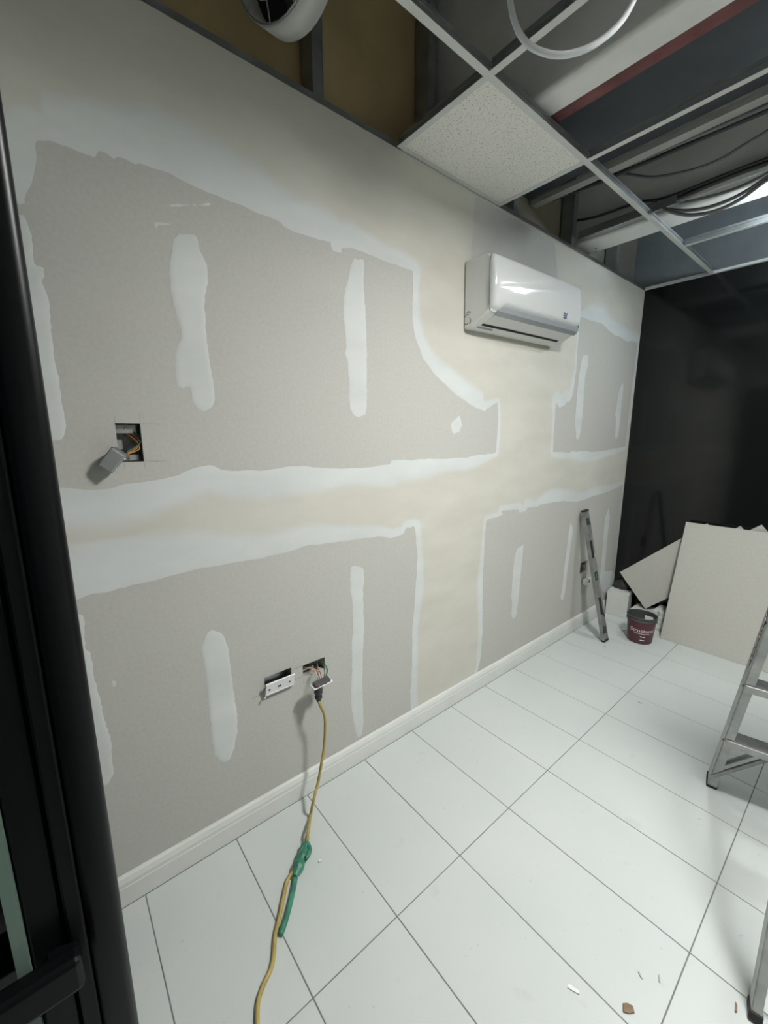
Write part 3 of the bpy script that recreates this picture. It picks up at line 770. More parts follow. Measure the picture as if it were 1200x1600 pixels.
# ------------------------------------------------------------------ air conditioner on the wall
ac = thing('air_conditioner', 'white glossy wall-mounted split air conditioner', 'air conditioner', (0.0016, 0.362, 1.980), (R(1.4), 0, 0))
LA = 0.795
def ac_prof(inset=0.0):
    return [(0.0, 0.004), (0.0, 0.290), (0.006, 0.295), (0.125, 0.293), (0.143, 0.285), (0.152, 0.262), (0.156, 0.20), (0.157, 0.13), (0.154, 0.070), (0.146, 0.053), (0.125, 0.040), (0.055, 0.006), (0.045, 0.001), (0.006, 0.0)]
bm = bmesh.new()
prism_bm(bm, ac_prof(), 0.0, LA, 1)
bmesh.ops.recalc_face_normals(bm, faces=bm.faces[:])
es = [e for e in bm.edges if len({round(v.co.y, 4) for v in e.verts}) == 1]
bmesh.ops.bevel(bm, geom=es, offset=0.007, segments=3, affect='EDGES')
o = link('body', finish(bm, 'body', m_acwhite), ac)
# glossy front shell, slightly wider, rounded at its corners
def front_shell():
    top, bot0 = 0.287, 0.050
    bm = bmesh.new()
    ny, nz = 48, 22
    grid = []
    for i in range(ny + 1):
        row = []
        for j in range(nz + 1):
            u = i / ny * 2 - 1
            v = j / nz * 2 - 1
            y = LA / 2 + u * (LA / 2 + 0.004)
            tn = min(1, max(0, (y - 0.045) / 0.055))
            bot = bot0 + 0.019 * tn * tn * (3 - 2 * tn)
            z = (top + bot) / 2 + v * (top - bot) / 2
            # rounded rectangle mapping
            rc = 0.028
            hx, hz = LA / 2 + 0.004, (top - bot) / 2
            du, dv = abs(u) * hx - (hx - rc), abs(v) * hz - (hz - rc)
            if du > 0 and dv > 0:
                mlen = max(du, dv)
                L = math.hypot(du, dv)
                du2, dv2 = du / L * mlen, dv / L * mlen
                y = LA / 2 + math.copysign(hx - rc + du2, u)
                z = (top + bot) / 2 + math.copysign(hz - rc + dv2, v)
            edge = min((1 - abs(u)) * hx, (1 - abs(v)) * hz)
            bulge = 0.164 + 0.013 * (1 - (abs(v + 0.1) / 1.1) ** 2.2)
            x = bulge - 0.012 * (1 - min(1, edge / 0.012)) ** 2
            # the lower lip curls back in
            if v < -0.72:
                x -= 0.020 * ((-v - 0.72) / 0.28) ** 2
            row.append(bm.verts.new((x, y, z)))
        grid.append(row)
    for i in range(ny):
        for j in range(nz):
            bm.faces.new((grid[i][j], grid[i + 1][j], grid[i + 1][j + 1], grid[i][j + 1]))
    rim = [grid[i][0] for i in range(ny + 1)] + [grid[ny][j] for j in range(1, nz + 1)] + [grid[i][nz] for i in range(ny - 1, -1, -1)] + [grid[0][j] for j in range(nz - 1, 0, -1)]
    back = [bm.verts.new((0.1475, v.co.y, v.co.z)) for v in rim]
    n = len(rim)
    for k in range(n):
        bm.faces.new((rim[k], rim[(k + 1) % n], back[(k + 1) % n], back[k]))
    return finish(bm, 'front_panel', m_acgloss)
fp = link('front_panel', front_shell(), ac, smooth=True)
ring = []
for cy, cz, a0 in ((LA - 0.024, 0.259, 0), (0.024, 0.259, 90), (0.024, 0.085, 180), (LA - 0.024, 0.085, 270)):
    for k in range(7):
        ring.append((cy + 0.0268 * math.cos(R(a0 + 15 * k)), cz + 0.0268 * math.sin(R(a0 + 15 * k))))
prism('panel_seam', ring, 0.1440, 0.1474, 0, mat('seam_grey', (0.10, 0.105, 0.105), 0.6), ac)
# silver band under the panel, louvre flap, slot and rear grille print
prism('silver_band', [(0.1575, 0.080), (0.1630, 0.076), (0.158, 0.054), (0.140, 0.0385), (0.136, 0.043), (0.150, 0.056)], 0.050, LA - 0.004, 1, m_acsilver, ac)
nx, nz_ = 0.125 - 0.055, 0.040 - 0.006
def on_bottom(t, off):
    L = math.hypot(nx, nz_)
    return (0.055 + nx * t + off * nz_ / L, 0.006 + nz_ * t - off * nx / L)
prism('louvre', [on_bottom(0.35, 0.0006), on_bottom(1.15, 0.0006), on_bottom(1.15, 0.004), on_bottom(0.42, 0.004)], 0.055, LA - 0.055, 1, m_acwhite, ac)
prism('air_slot', [on_bottom(0.16, 0.0003), on_bottom(0.33, 0.0003), on_bottom(0.33, 0.0012), on_bottom(0.16, 0.0012)], 0.045, LA - 0.060, 1, m_dark, ac)
prism('printed_label', [on_bottom(-0.10, 0.0004), on_bottom(0.06, 0.0004), on_bottom(0.06, 0.0008), on_bottom(-0.10, 0.0008)], 0.035, 0.15, 1, m_slot, ac)
# side knock-out rings
bm = bmesh.new()
for cz, cx, r0, a0, a1 in ((0.060, 0.028, 0.012, 20, 150), (0.048, 0.020, 0.012, 40, 170), (0.030, 0.028, 0.014, -60, 60), (0.030, 0.018, 0.012, -150, -30)):
    pts = [Vector((cx + r0 * math.cos(R(a0 + (a1 - a0) * k / 8)), -0.0004, cz + r0 * math.sin(R(a0 + (a1 - a0) * k / 8)))) for k in range(9)]
    tube_bm(bm, pts, 0.0013, 5)
link('knockout_mark', finish(bm, 'knockout_mark', m_dark), ac)
# small violet emblem, lower right of the panel: two curled strokes and a short wordmark block
bm = bmesh.new()
ex, ey, ez = 0.1762, 0.610, 0.112
tube_bm(bm, catmull([(ex, ey - 0.016, ez + 0.002), (ex, ey - 0.008, ez + 0.012), (ex, ey + 0.004, ez + 0.007), (ex, ey - 0.004, ez - 0.002), (ex, ey - 0.015, ez - 0.003)], 5), 0.0024, 6)
tube_bm(bm, catmull([(ex, ey + 0.004, ez - 0.004), (ex, ey + 0.014, ez - 0.001), (ex, ey + 0.018, ez + 0.010), (ex, ey + 0.024, ez + 0.013)], 5), 0.0026, 6)
tube_bm(bm, catmull([(ex, ey - 0.012, ez - 0.011), (ex, ey, ez - 0.012), (ex, ey + 0.016, ez - 0.010)], 4), 0.0024, 6)
link('emblem', finish(bm, 'emblem', m_blue), ac)
box('green_sticker', (0.140, LA + 0.0042, 0.062), (0.1575, LA + 0.0052, 0.095), m_greensticker, ac)
box('mounting_plate', (-0.0010, 0.02, 0.02), (0.004, LA - 0.02, 0.28), m_steel, ac)

# ------------------------------------------------------------------ electrical boxes and loose devices
def wire(pts, m_, parent, r=0.0016):
    return tube('wire', pts, r, m_, parent, seg=6, n=6)

def back_box(name, o, depth, lb, m_=m_steel):
    y0, y1, z0, z1 = o
    b = thing(name, lb, 'electrical box', (-0.0135, (y0 + y1) / 2, (z0 + z1) / 2))
    hy, hz = (y1 - y0) / 2 + 0.002, (z1 - z0) / 2 + 0.002
    bm = bmesh.new()
    bx(bm, (-depth, -hy, -hz), (-depth + 0.002, hy, hz))
    bx(bm, (-depth, -hy - 0.002, -hz), (0, -hy, hz)); bx(bm, (-depth, hy, -hz), (0, hy + 0.002, hz))
    bx(bm, (-depth, -hy, -hz - 0.002), (0, hy, -hz)); bx(bm, (-depth, -hy, hz), (0, hy, hz + 0.002))
    link('box_shell', finish(bm, name, m_), b)
    return b, hy, hz

b1, hy, hz = back_box('switch_box', OPEN_SWITCH, 0.045, 'galvanised switch box open in the wall at upper left', mat('dark_steel_box', (0.16, 0.165, 0.16), 0.5, metal=0.4, var=0.4, vscale=60))
box('mounting_ear', (-0.012, -hy, hz - 0.030), (-0.009, hy - 0.010, hz - 0.006), m_alu_dull, b1, 0.001)
box('mounting_ear', (-0.012, -hy, -hz + 0.004), (-0.009, hy - 0.010, -hz + 0.022), m_alu_dull, b1, 0.001)
for s_ in (hz - 0.016, -hz + 0.012):
    o = lathe('screw', [(0.0, 0.003), (0.003, 0.003), (0.004, 0.0)], m_chrome, b1, 10, (-0.009, -0.004, s_), (0, R(90), 0))
bm = bmesh.new()
bx(bm, (-0.042, -hy + 0.002, -0.022), (-0.026, -hy + 0.020, 0.010), 0.003)
link('cable_clamp', finish(bm, 'cable_clamp', m_alu_dull), b1)
for m_, z_, dy in ((m_wire_or, 0.004, 0.0), (m_wire_br, 0.010, 0.004), (m_wire_or, -0.004, 0.002), (m_wire_gn, 0.016, 0.008)):
    wire([(-0.035, -0.012, 0.030 + z_ * 0.3), (-0.012, 0.004 + dy, 0.016 + z_), (0.004, 0.018 + dy, 0.000 + z_), (0.010, 0.020 + dy, -0.014 + z_), (0.016, 0.006, -0.024 + z_ * 0.5), (0.030, -0.012, -0.030 + z_ * 0.4)], m_, b1)
sw = thing('loose_switch', 'grey metal switch hanging loose on its wires at upper left', 'switch', (0.034, -1.103, 1.423), (R(-40), R(6), R(-24)))
box('body', (-0.016, -0.018, -0.029), (0.010, 0.018, 0.029), m_alu_dull, sw, 0.002, 2)
box('yoke', (0.0105, -0.020, -0.031), (0.0125, 0.020, 0.031), m_chrome, sw, 0.0006)
box('face', (0.013, -0.018, -0.029), (0.017, 0.018, 0.029), mat('grey_face', (0.36, 0.38, 0.37), 0.4), sw, 0.0015)
box('base', (-0.024, -0.013, -0.024), (-0.0165, 0.013, 0.024), m_blackpl, sw, 0.002)
for dz in (-0.018, 0.018):
    lathe('terminal_screw', [(0.0, 0.003), (0.003, 0.003), (0.004, 0.0)], m_chrome, sw, 10, (-0.004, 0.0185, dz), (R(-90), 0, 0))

b2, hy, hz = back_box('device_box', OPEN_DEVICE, 0.045, 'dark wall box behind the tilted white device, low on the wall')
dv = thing('tilted_device', 'white device plate tipped out of its wall box, left of the plugged outlet', 'wall device', (0.020, -0.656, 0.553), (0, R(16), 0))
box('plate', (-0.002, -0.059, -0.029), (0.004, 0.059, 0.029), m_whiteplate, dv, 0.0015, 2)
box('yoke', (-0.005, -0.064, -0.011), (-0.0022, 0.064, 0.011), m_alu_dull, dv)
for y_, w in ((-0.004, 0.007), (0.038, 0.0028), (-0.044, 0.0035)):
    box('slot', (0.0041, y_ - w, -0.004), (0.0046, y_ + w, 0.004), m_dark, dv)
box('ridge', (0.0041, -0.050, -0.024), (0.0065, 0.050, -0.020), m_whiteplate, dv, 0.001)
lathe('loose_screw', [(0.0, 0.012), (0.0035, 0.012), (0.0045, 0.008), (0.0018, 0.007), (0.0018, -0.008), (0.0, -0.009)], m_chrome, dv, 10, (0.002, -0.063, -0.028), (0, R(60), 0))

b3, hy, hz = back_box('outlet_box', OPEN_OUTLET, 0.05, 'open wall box with tangled wires above the plugged-in outlet', mat('cream_box', (0.42, 0.40, 0.34), 0.6))
box('bracket', (-0.046, -hy, -0.012), (-0.008, 0.010, -0.006), mat('cream_box', (0.5, 0.47, 0.4)), b3, 0.001)
box('divider', (-0.046, 0.024, -hz), (-0.006, 0.028, hz), m_alu_dull, b3)
OC = Vector((0.085, -0.513, 0.532))
for m_, a_, b_, c_ in ((m_wire_gn, -0.020, 0.045, 0.036), (m_wire_gn, 0.0, 0.050, 0.022), (m_wire_rd, -0.016, 0.004, 0.006), (m_wire_rd, -0.004, -0.010, 0.002), (m_wire_wh, -0.030, -0.020, 0.012), (m_cable_dk, -0.024, 0.030, 0.042)):
    wire([(-0.035, a_ - 0.01, 0.0), (0.004, a_, c_ * 0.45), (0.035, b_ * 0.6, c_ * 0.7), (0.07, b_ * 0.7 - 0.006, c_ * 0.1), (0.094, -0.014 + b_ * 0.3, -0.012)], m_, b3)
ol = thing('loose_outlet', 'white outlet pulled out on its wires and turned face down', 'outlet', OC, (R(3), R(8), 0))
box('face', (-0.0155, -0.042, -0.0035), (0.0155, 0.042, 0.002), m_whiteplate, ol, 0.001)
box('body', (-0.014, -0.034, 0.002), (0.014, 0.034, 0.013), mat('grey_device', (0.06, 0.062, 0.06), 0.6), ol, 0.002)
for dy in (-0.02, 0.012):
    lathe('terminal_screw', [(0.0, 0.003), (0.003, 0.003), (0.004, 0.0)], m_wire_rd, ol, 8, (0.0145, dy, 0.008), (0, R(90), 0))

b4, hy, hz = back_box('corner_outlet_box', OPEN_CORNER, 0.04, 'open wall box behind the leaning spirit level')
wire([(-0.02, -0.01, 0.0), (0.01, 0.0, 0.01), (0.03, 0.0, -0.03), (0.028, 0.005, -0.085)], m_wire_wh, b4)
wire([(-0.02, 0.01, 0.0), (0.012, 0.015, 0.014), (0.034, 0.01, -0.03), (0.028, 0.012, -0.085)], m_wire_or, b4)
d4 = thing('hanging_outlet', 'small white outlet dangling below its wall box behind the spirit level', 'outlet', (0.032, 1.868, 0.375), (0, 0, R(4)))
prism('face', [(-0.050, 0.026), (0.050, 0.026), (0.040, -0.026), (-0.030, -0.026)], 0.0, 0.008, 0, m_whiteplate, d4)
box('body', (-0.024, -0.028, -0.02), (-0.0005, 0.028, 0.02), m_acwhite, d4, 0.002)
box('socket', (0.0082, 0.010, -0.014), (0.009, 0.030, 0.014), m_dark, d4)

# ------------------------------------------------------------------ extension cord
cord = thing('extension_cord', 'ochre extension cord plugged into the loose outlet and trailing over the floor', 'extension cord', (0, 0, 0))
plug_top = OC + Vector((0.0, -0.016, -0.004))
o = lathe('plug', [(0.0, 0.0), (0.016, -0.001), (0.0175, -0.006), (0.017, -0.030), (0.012, -0.036), (0.011, -0.042), (0.015, -0.044), (0.015, -0.052), (0.010, -0.055), (0.009, -0.066), (0.0, -0.067)], m_blackpl, cord, 14, plug_top)
CORD_HANG = [tuple(plug_top + Vector((0, 0, -0.062)))] + [(0.095,-0.5292,0.4515),(0.095,-0.5107,0.3949),(0.095,-0.5099,0.3314),(0.095,-0.5185,0.2486)] + [(0.105,-0.5382,0.1931),(0.105,-0.5553,0.1234)] + [(0.125,-0.5889,0.0771),(0.125,-0.6055,0.0142)] + [(0.1949,-0.6517,0.045)] + [(0.2174,-0.673,0.024)]
tube('lead', CORD_HANG, 0.0057, m_cord, cord, seg=8, n=8)
KN = [(0.194,-0.6576,0.02),(0.2186,-0.6737,0.02),(0.2393,-0.6929,0.02),(0.2609,-0.7197,0.02),(0.2792,-0.7417,0.02),(0.2944,-0.7592,0.02)]
bm = bmesh.new()
pth = catmull(KN, 5)
n_ = len(pth)
rad = []
for i in range(n_):
    t = i / (n_ - 1)
    rad.append(0.0065 + 0.0125 * (sstep(0.10, 0.30, np.array(t)) * (1 - sstep(0.80, 1.0, np.array(t)))) + 0.0014 * math.sin(9 * t * 3.1))
tube_bm(bm, pth, [float(v) for v in rad], 9)
link('taped_joint', finish(bm, 'taped_joint', m_gtape), cord, label='green taped splice')
lump = [(0.2377,-0.6787,0.03),(0.2524,-0.6791,0.03),(0.2657,-0.6917,0.03),(0.2725,-0.708,0.03)]
tube('tape_lump', lump, [0.008] * (3 * 4 + 1), m_gtape, cord, seg=8, n=4)
TAIL = [(0.2759,-0.7453,0.009),(0.313,-0.774,0.009),(0.3519,-0.8075,0.009),(0.3852,-0.8393,0.009),(0.4106,-0.8684,0.009)]
bm = bmesh.new()
tube_bm(bm, catmull(TAIL, 5), 0.0088, 8)
link('tape_tail', finish(bm, 'tape_tail', m_gtape), cord, smooth=True)
FLOORC = [(0.2756,-0.7568,0.018)] + [(0.2837,-0.7827,0.01),(0.3224,-0.8154,0.01),(0.3649,-0.8489,0.01)] + [(0.4009,-0.8805,0.0068),(0.4393,-0.9021,0.0068),(0.4648,-0.9215,0.0068),(0.4852,-0.953,0.0068),(0.5064,-0.9763,0.0068),(0.5373,-0.9927,0.0068),(0.5779,-1.0061,0.0068),(0.6407,-1.0198,0.0068),(0.7209,-1.0367,0.0068)]
tube('lead', FLOORC, 0.0062, m_cord, cord, seg=8, n=8)

# ------------------------------------------------------------------ spirit level leaning against the wall
lev = thing('spirit_level', 'aluminium box-beam spirit level leaning against the wall in the corner', 'spirit level')
a_ = Vector((0.242, 1.765, 0.004)); b_ = Vector((0.034, 1.715, 0.955))
zx = (b_ - a_).normalized()
yx = Vector((0.12, 0.99, 0.0)); yx = (yx - zx * yx.dot(zx)).normalized()
xx = yx.cross(zx)
lm = Matrix((xx, yx, zx)).transposed().to_4x4(); lm.translation = a_
lev.matrix_world = lm
LL = (b_ - a_).length
hw, hd = 0.012, 0.029      # thickness along x, depth along y
bm = bmesh.new()
bx(bm, (-hw, -hd, 0.012), (hw, -hd + 0.007, LL - 0.012), 0.001)
bx(bm, (-hw, hd - 0.007, 0.012), (hw, hd, LL - 0.012), 0.001)
bx(bm, (-hw + 0.003, -hd + 0.006, 0.012), (hw - 0.003, hd - 0.006, LL - 0.012))
link('beam', finish(bm, 'beam', m_alu_dull), lev)
for z0 in (0.0, LL - 0.014):
    box('end_cap', (-hw - 0.001, -hd - 0.001, z0), (hw + 0.001, hd + 0.001, z0 + 0.014), m_rubber, lev, 0.002)
for z0, zl in ((0.06, 0.05), (LL - 0.11, 0.05), (LL / 2 - 0.03, 0.06)):
    box('vial_window', (-hw - 0.0006, -0.016, z0), (hw + 0.0006, 0.016, z0 + zl), m_blackpl, lev, 0.001)
    box('vial', (-hw - 0.001, -0.006, z0 + 0.008), (hw + 0.001, 0.006, z0 + zl - 0.008), m_vial, lev, 0.0015)
for z0 in (0.20, 0.62):
    box('hand_hole', (-hw + 0.0022, -0.014, z0), (hw - 0.0022, 0.014, z0 + 0.13), m_dark, lev, 0.0005)
for z0 in (0.16, 0.37, 0.60, LL - 0.14):
    box('edge_plate', (-0.006, hd + 0.0002, z0), (0.006, hd + 0.0012, z0 + 0.05), m_chrome, lev)
    box('edge_plate', (hw - 0.0005, hd - 0.02, z0 + 0.02), (hw + 0.0008, hd - 0.005, z0 + 0.05), m_chrome, lev)

# ------------------------------------------------------------------ bucket
bk = thing('paint_bucket', 'maroon compound bucket with pale lettering standing on the floor', 'bucket', (0.392, 1.985, 0.0), (0, 0, R(0)))
RB, RT, HB = 0.078, 0.094, 0.200
lathe('shell', [(0.0, 0.003), (RB - 0.004, 0.0), (RB, 0.004), (RB + 0.001, 0.008), (RT - 0.003, HB - 0.035)], m_bucket, bk, 40)
lathe('inner_wall', [(RT - 0.0025, HB - 0.004), (RT - 0.005, HB - 0.03), (RB - 0.003, 0.012), (0.0, 0.010)], m_bucket_in, bk, 40)
lathe('rim', [(RT - 0.003, HB - 0.035), (RT + 0.002, HB - 0.034), (RT + 0.002, HB - 0.026), (RT - 0.001, HB - 0.025), (RT, HB - 0.008), (RT + 0.004, HB - 0.006), (RT + 0.003, HB), (RT - 0.0025, HB), (RT - 0.003, HB - 0.006)], m_bucket_in, bk, 40)
box('mixing_scraper', (0.012, 0.02, 0.06), (0.066, 0.024, HB - 0.010), m_whiteplate, bk)
tube('bail_handle', [(RT + 0.004, 0.0, HB - 0.03), (RT * 0.9, 0.06, HB - 0.06), (RT * 0.3, 0.098, HB - 0.085), (-RT * 0.3, 0.098, HB - 0.085), (-RT * 0.9, 0.06, HB - 0.06), (-RT - 0.004, 0.0, HB - 0.03)], 0.0018, m_alu_dull, bk, n=5, seg=6)
def bucket_text(txt, size, ang_c, zc, par):
    cu = bpy.data.curves.new('lettering', 'FONT')
    cu.body = txt
    cu.size = size
    cu.align_x = 'CENTER'
    cu.align_y = 'CENTER'
    cu.extrude = 0.0
    tmp = bpy.data.objects.new('tmp_text', cu)
    C.objects.link(tmp)
    dg = bpy.context.evaluated_depsgraph_get()
    me = bpy.data.meshes.new_from_object(tmp.evaluated_get(dg))
    bpy.data.objects.remove(tmp, do_unlink=True)
    bm = bmesh.new(); bm.from_mesh(me)
    bmesh.ops.subdivide_edges(bm, edges=[e for e in bm.edges if e.calc_length() > 0.008], cuts=2)
    bmesh.ops.triangulate(bm, faces=bm.faces[:])
    for v in bm.verts:
        z = zc + v.co.y
        r_ = RB + 0.001 + (RT - 0.004 - RB) * (z - 0.008) / (HB - 0.043) + 0.0012
        a = ang_c + v.co.x / r_
        v.co = Vector((r_ * math.cos(a), r_ * math.sin(a), z))
    me2 = bpy.data.meshes.new('lettering')
    bm.to_mesh(me2); bm.free()
    bpy.data.meshes.remove(me)
    me2.materials.append(m_print)
    return link('lettering', me2, par)
AC_ = math.atan2(-1.245 - 1.985, 1.366 - 0.392) + R(8)
bucket_text('Structural', 0.040, AC_, 0.105, bk)
bm = bmesh.new()
for zc, hw_, a0 in ((0.083, 0.050, 0.0), (0.060, 0.016, R(4)), (0.034, 0.014, R(4))):
    pts = []
    for k in range(9):
        r_ = RB + 0.0025 + (RT - 0.004 - RB) * (zc - 0.008) / (HB - 0.043)
        a = AC_ + a0 + (k / 4 - 1) * hw_ / r_
        pts.append(Vector((r_ * math.cos(a), r_ * math.sin(a), zc)))
    tube_bm(bm, pts, 0.0012 if hw_ > 0.03 else 0.0028, 5)
link('printed_lines', finish(bm, 'printed_lines', m_print), bk)['kind'] = 'stuff'

# ------------------------------------------------------------------ plasterboard sheets against the end wall
def sheet(lb, origin, e1, e2, w, h, t=0.0125, grp='plasterboard offcuts against the black wall'):
    e1 = Vector(e1).normalized(); e2 = Vector(e2); e2 = (e2 - e1 * e2.dot(e1)).normalized()
    n = e1.cross(e2).normalized()      # towards the room when e1 = +x, e2 = up
    s_ = thing('plasterboard_sheet', lb, 'plasterboard', group=grp)
    m4 = Matrix((e1, e2, n)).transposed().to_4x4(); m4.translation = Vector(origin)
    s_.matrix_world = m4
    box('core', (0.0006, 0.0006, -t + 0.0008), (w - 0.0006, h - 0.0006, -0.0008), m_sheet_edge, s_)
    box('face_paper', (0, 0, -0.0008), (w, h, 0), m_sheet, s_)
    box('back_paper', (0, 0, -t), (w, h, -t + 0.0008), m_sheet, s_)
    return s_
sheet('large plasterboard sheet leaning upright, in front of the other sheets', (0.480, 2.132, 0.001), (1, 0.012, 0.0), (-0.023, 0.268, 0.844), 1.02, 0.886)
# tilted offcut resting between carton and sheet
p0 = Vector([(0.3054,2.32,0.1197)][0]); pL = Vector([(0.0498,2.356,0.3267)][0]); pR = Vector([(0.4534,2.425,0.7062)][0])
e2 = pL - p0
tl = sheet('tilted plasterboard offcut with one corner down, behind the bucket', p0, pR - pL, e2, (pR - pL).length * 1.02, e2.length)
PEAKS = [(0.5921,2.4565,0.8447)] + [(0.7808,2.447,0.8592)] + [(0.889,2.4375,0.888)]
for pk, ang, w_, lbx in ((PEAKS[0], 36, 0.13, 'leftmost peak of a plasterboard offcut showing behind the large sheet'),
                         (PEAKS[1], 40, 0.20, 'middle plasterboard offcut peak showing above the large sheet'),
                         (PEAKS[2], 40, 0.20, 'tallest plasterboard offcut peak behind the large sheet, nearest the ladder')):
    ca, sa = math.cos(R(ang)), math.sin(R(ang))
    h_ = (pk[2] - 0.001 - w_ * sa) / ca          # lowest corner on the floor
    ea, eb = Vector((ca, 0, sa)), Vector((-sa, 0, ca))
    sheet(lbx, Vector(pk) - ea * w_ - eb * h_, ea, eb, w_, h_, 0.008)

# carton, bag and stack of spare tiles at the foot of the end wall
ct = thing('white_carton', 'white rectangular carton standing in the far corner', 'box', (0.030, 2.272, 0.0), (0, 0, R(8)))
box('body', (0, 0, 0.0005), (0.158, 0.14, 0.198), m_carton, ct, 0.002)
box('lid_flap', (0.0, 0.0, 0.1985), (0.158, 0.14, 0.2005), m_carton, ct, 0.0006)
bm = bmesh.new()
bmesh.ops.create_icosphere(bm, subdivisions=3, radius=1.0)
for v in bm.verts:
    nse = math.sin(v.co.x * 5 + 1) * 0.08 + math.sin(v.co.y * 7 + v.co.z * 4) * 0.07 + math.sin(v.co.z * 9) * 0.05
    c = v.co * (1 + nse)
    v.co = Vector((c.x * 0.062, c.y * 0.036, max(-0.55, c.z) * 0.050))
bag = link('crumpled_bag', finish(bm, 'crumpled_bag', m_bag), smooth=True, label='small dark crumpled bag lying on the white carton', cat='bag')
bag.location = (0.086, 2.414, 0.2295); bag.rotation_euler = (0, 0, R(10))
for k, (dx, dz, wd) in enumerate(((0.0, 0.0, 0.235), (0.004, 0.037, 0.235), (-0.005, 0.074, 0.235), (0.150, 0.111, 0.085))):
    sp = thing('spare_slab', ['lowest', 'second', 'third', 'short topmost'][k] + ' pale slab in the low stack between carton and large sheet', 'slab', (0.222 + dx, 2.262 + 0.004 * k, dz), group='pale slabs stacked on the floor')
    box('slab_body', (0, 0, 0.0005), (wd, 0.16, 0.0355), m_carton, sp, 0.003)
    box('wrap_strip', (wd * 0.4, -0.0008, 0.0005), (wd * 0.55, 0.0, 0.0355), m_slot, sp)

# ------------------------------------------------------------------ aluminium stepladder, partly in the picture
ld = thing('stepladder', 'grey aluminium stepladder at the right edge', 'ladder', (1.065, 0.824, 0.0), (0, 0, R(12.0)))
HL = 1.75
FW, RW = 0.52, 0.32
def rail(name, p, q, sx, w, d, lip, par):
    p, q = Vector(p), Vector(q)
    z_ = (q - p).normalized()
    x_ = Vector((1, 0, 0)); x_ = (x_ - z_ * x_.dot(z_)).normalized()
    y_ = z_.cross(x_)
    m4 = Matrix((x_, y_, z_)).transposed().to_4x4(); m4.translation = p
    L = (q - p).length
    bm = bmesh.new()
    bx(bm, (0 if sx > 0 else -lip, -d / 2, 0), (lip if sx > 0 else 0, d / 2, L), 0.0008)
    for s in (-1, 1):
        bx(bm, (0 if sx > 0 else -w, s * d / 2 - (0.003 if s > 0 else 0), 0), (w if sx > 0 else 0, s * d / 2 + (0.003 if s < 0 else 0), L), 0.0006)
    o = link(name, finish(bm, name, m_alu), par)
    o.matrix_local = m4
    return o, m4, L
fx = lambda z: 0.081 * z
fy = lambda z: -0.242 * z
rails = []
for s in (1, -1):
    xb = 0.0 if s > 0 else FW
    xt = fx(HL) if s > 0 else FW - fx(HL)
    ro, m4, L = rail('front_rail', (xb, 0, 0.012), (xt, fy(HL), HL), s, 0.030, 0.068, 0.004, ld)
    rails.append((ro, m4, L))
    ft = box('foot', (-0.003 if s > 0 else -0.033, -0.038, -0.012), (0.033 if s > 0 else 0.003, 0.038, 0.008), m_rubber, ld, 0.003)
    ft.matrix_local = m4 @ Matrix.Translation((0, 0, -0.0005))
    xb2 = 0.10 if s > 0 else FW - 0.10
    xt2 = 0.10 + 0.03 * HL if s > 0 else FW - 0.10 - 0.03 * HL
    ro, m4r, Lr = rail('rear_rail', (xb2, -0.85, 0.012), (xt2, -0.85 + 0.242 * HL - 0.008, HL), s, 0.022, 0.042, 0.003, ld)
    ft = box('foot', (-0.003 if s > 0 else -0.025, -0.025, -0.012), (0.025 if s > 0 else 0.003, 0.025, 0.012), m_rubber, ld, 0.003)
    ft.matrix_local = m4r @ Matrix.Translation((0, 0, -0.0005))
# warning decal on the outer face of the near front rail
ro, m4, L = rails[0]
dc = box('decal', (-0.0008, -0.014, 0.66), (-0.0001, 0.012, 0.90), m_blackpl, ro, label='black warning decal with worn pale letters')
random.seed(4)
bm = bmesh.new()
for k in range(18):
    z = 0.668 + k * 0.0125
    y = -0.002 + 0.006 * math.sin(k * 2.3)
    tube_bm(bm, [(-0.0011, y - 0.006, z), (-0.0011, y + 0.002, z + 0.006), (-0.0011, y + 0.006, z + random.uniform(-0.003, 0.008))], 0.0013, 4)
link('decal_marks', finish(bm, 'decal_marks', m_print), ro)
for i, z in enumerate((0.29, 0.575, 0.86, 1.145, 1.43)):
    xa, xb = fx(z) + 0.0045, FW - fx(z) - 0.0045
    y = fy(z)
    st = link('step', None, ld)
    bm = bmesh.new()
    bx(bm, (xa, y - 0.042, z - 0.004), (xb, y + 0.042, z), 0.0008)
    bx(bm, (xa, y - 0.042, z - 0.028), (xb, y - 0.039, z - 0.003), 0.0008)
    bx(bm, (xa, y + 0.039, z - 0.028), (xb, y + 0.042, z - 0.003), 0.0008)
    for q in range(7):
        yy = y - 0.036 + q * 0.012
        bx(bm, (xa, yy - 0.002, z), (xb, yy + 0.002, z + 0.0018))
    o = link('tread', finish(bm, 'tread', m_alu), st)
    for sx, s in ((fx(z), -1), (FW - fx(z), 1)):
        lathe('rivet', [(0.0, 0.004), (0.005, 0.003), (0.007, 0.0)], m_rubber, st, 10, (sx + s * 0.0002, y - 0.022, z - 0.014), (0, R(90 * s), 0))
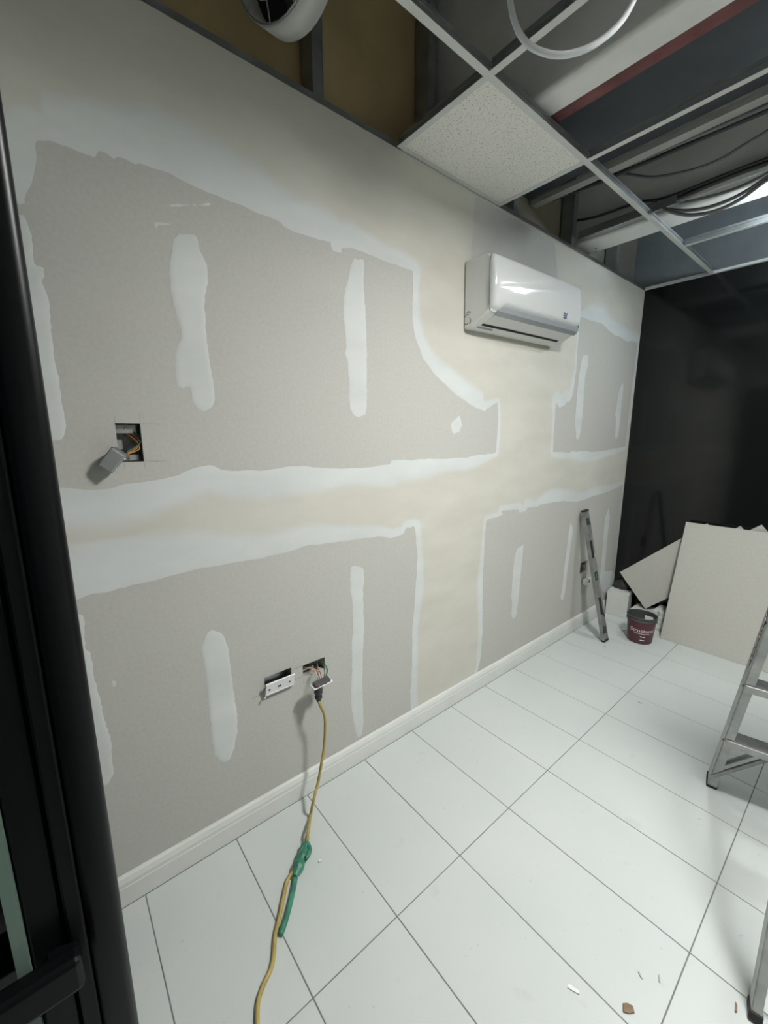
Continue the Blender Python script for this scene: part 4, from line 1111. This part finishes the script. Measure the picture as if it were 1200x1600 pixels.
# diagonal braces under the lowest step
for s in (1, -1):
    xa = 0.010 if s > 0 else FW - 0.010
    xm = xa + s * 0.15
    for y_ in (-0.030, 0.030):
        z1 = 0.265
        tube('brace', [(xa, fy(0.07) + y_, 0.065), (xm, fy(z1) + y_, z1)], [0.0085, 0.0085], m_alu_dull, ld, seg=6, n=1, smooth=False)
for z in (0.085, 0.40, 0.72, 1.04, 1.36):
    xa = 0.10 + 0.03 * z; yr = -0.85 + 0.242 * z
    box('rear_brace', (xa + 0.003, yr - 0.006, z), (FW - xa - 0.003, yr - 0.002, z + 0.026), m_alu_dull, ld)
box('top_cap', (fx(HL) - 0.02, fy(HL) - 0.085, HL), (FW - fx(HL) + 0.02, fy(HL) + 0.075, HL + 0.035), m_alu_dull, ld, 0.006)
for s in (1, -1):
    z = 0.95
    xa = fx(z) + 0.02 if s > 0 else FW - fx(z) - 0.02
    tube('spreader', [(xa, fy(z), z), (xa, -0.425, z + 0.03), (xa + (0.02 if s > 0 else -0.02), -0.85 + 0.242 * z, z)], 0.006, m_alu_dull, ld, n=1, seg=6, smooth=False)

# ------------------------------------------------------------------ debris on the tiles
def chip(nm, lb, c, pos, w, h, t, rz, m_, curl=0.0):
    bm = bmesh.new()
    n = 5
    rows = []
    rnd = random.Random(hash(lb) % 1000 if False else len(lb))
    out = [(-w / 2, -h / 2), (-w * 0.1, -h * 0.55), (w / 2, -h * 0.4), (w * 0.55, h * 0.3), (w * 0.2, h / 2), (-w * 0.35, h * 0.45)]
    out = [(x + rnd.uniform(-.08, .08) * w, y + rnd.uniform(-.08, .08) * h) for x, y in out]
    top = [bm.verts.new((x, y, t + curl * abs(x) / w)) for x, y in out]
    bot = [bm.verts.new((x * 1.05, y * 1.05, 0.0)) for x, y in out]
    bm.faces.new(top); bm.faces.new(bot[::-1])
    for i in range(len(out)):
        bm.faces.new((bot[i], bot[(i + 1) % 6], top[(i + 1) % 6], top[i]))
    o = link(nm, finish(bm, nm, m_), label=lb, cat=c)
    o.location = (pos[0], pos[1], 0.0002); o.rotation_euler = (0, 0, R(rz))
    return o
DEB = [(1.136,-0.2307,0),(1.0266,-0.304,0),(0.2911,-0.6609,0),(1.3175,-0.0076,0),(1.1314,-0.1296,-0),(1.1684,-0.0975,0),(0.6743,1.1867,0),(0.2736,1.6871,0)]
chip('cardboard_scrap', 'small brown torn cardboard scrap on a white tile, bottom right', 'scrap', DEB[0], 0.030, 0.018, 0.003, 40, m_cardboard, 0.004)
chip('plaster_crumb', 'white plaster crumb left of the brown cardboard scrap', 'crumb', DEB[1], 0.028, 0.010, 0.004, 20, m_chip)
chip('plaster_crumb', 'small white plaster crumb right of the green tape', 'crumb', DEB[2], 0.010, 0.008, 0.004, 70, m_chip)
chip('wood_shaving', 'curled dark shaving beside the rear ladder foot', 'shaving', DEB[3], 0.005, 0.022, 0.005, 10, m_cardboard)
chip('grey_shaving', 'thin grey shaving above the brown cardboard scrap', 'shaving', DEB[4], 0.016, 0.004, 0.002, 140, m_slot)
chip('grey_shaving', 'thin grey shaving on the tile joint right of the brown scrap', 'shaving', DEB[5], 0.018, 0.004, 0.002, 110, m_slot)
chip('grey_shaving', 'thin grey shaving in the middle of the floor near the grout line', 'shaving', DEB[6], 0.022, 0.004, 0.002, 10, m_slot)
chip('dark_crumb', 'small dark crumb in front of the spirit level foot', 'crumb', DEB[7], 0.020, 0.006, 0.002, 0, m_slot)
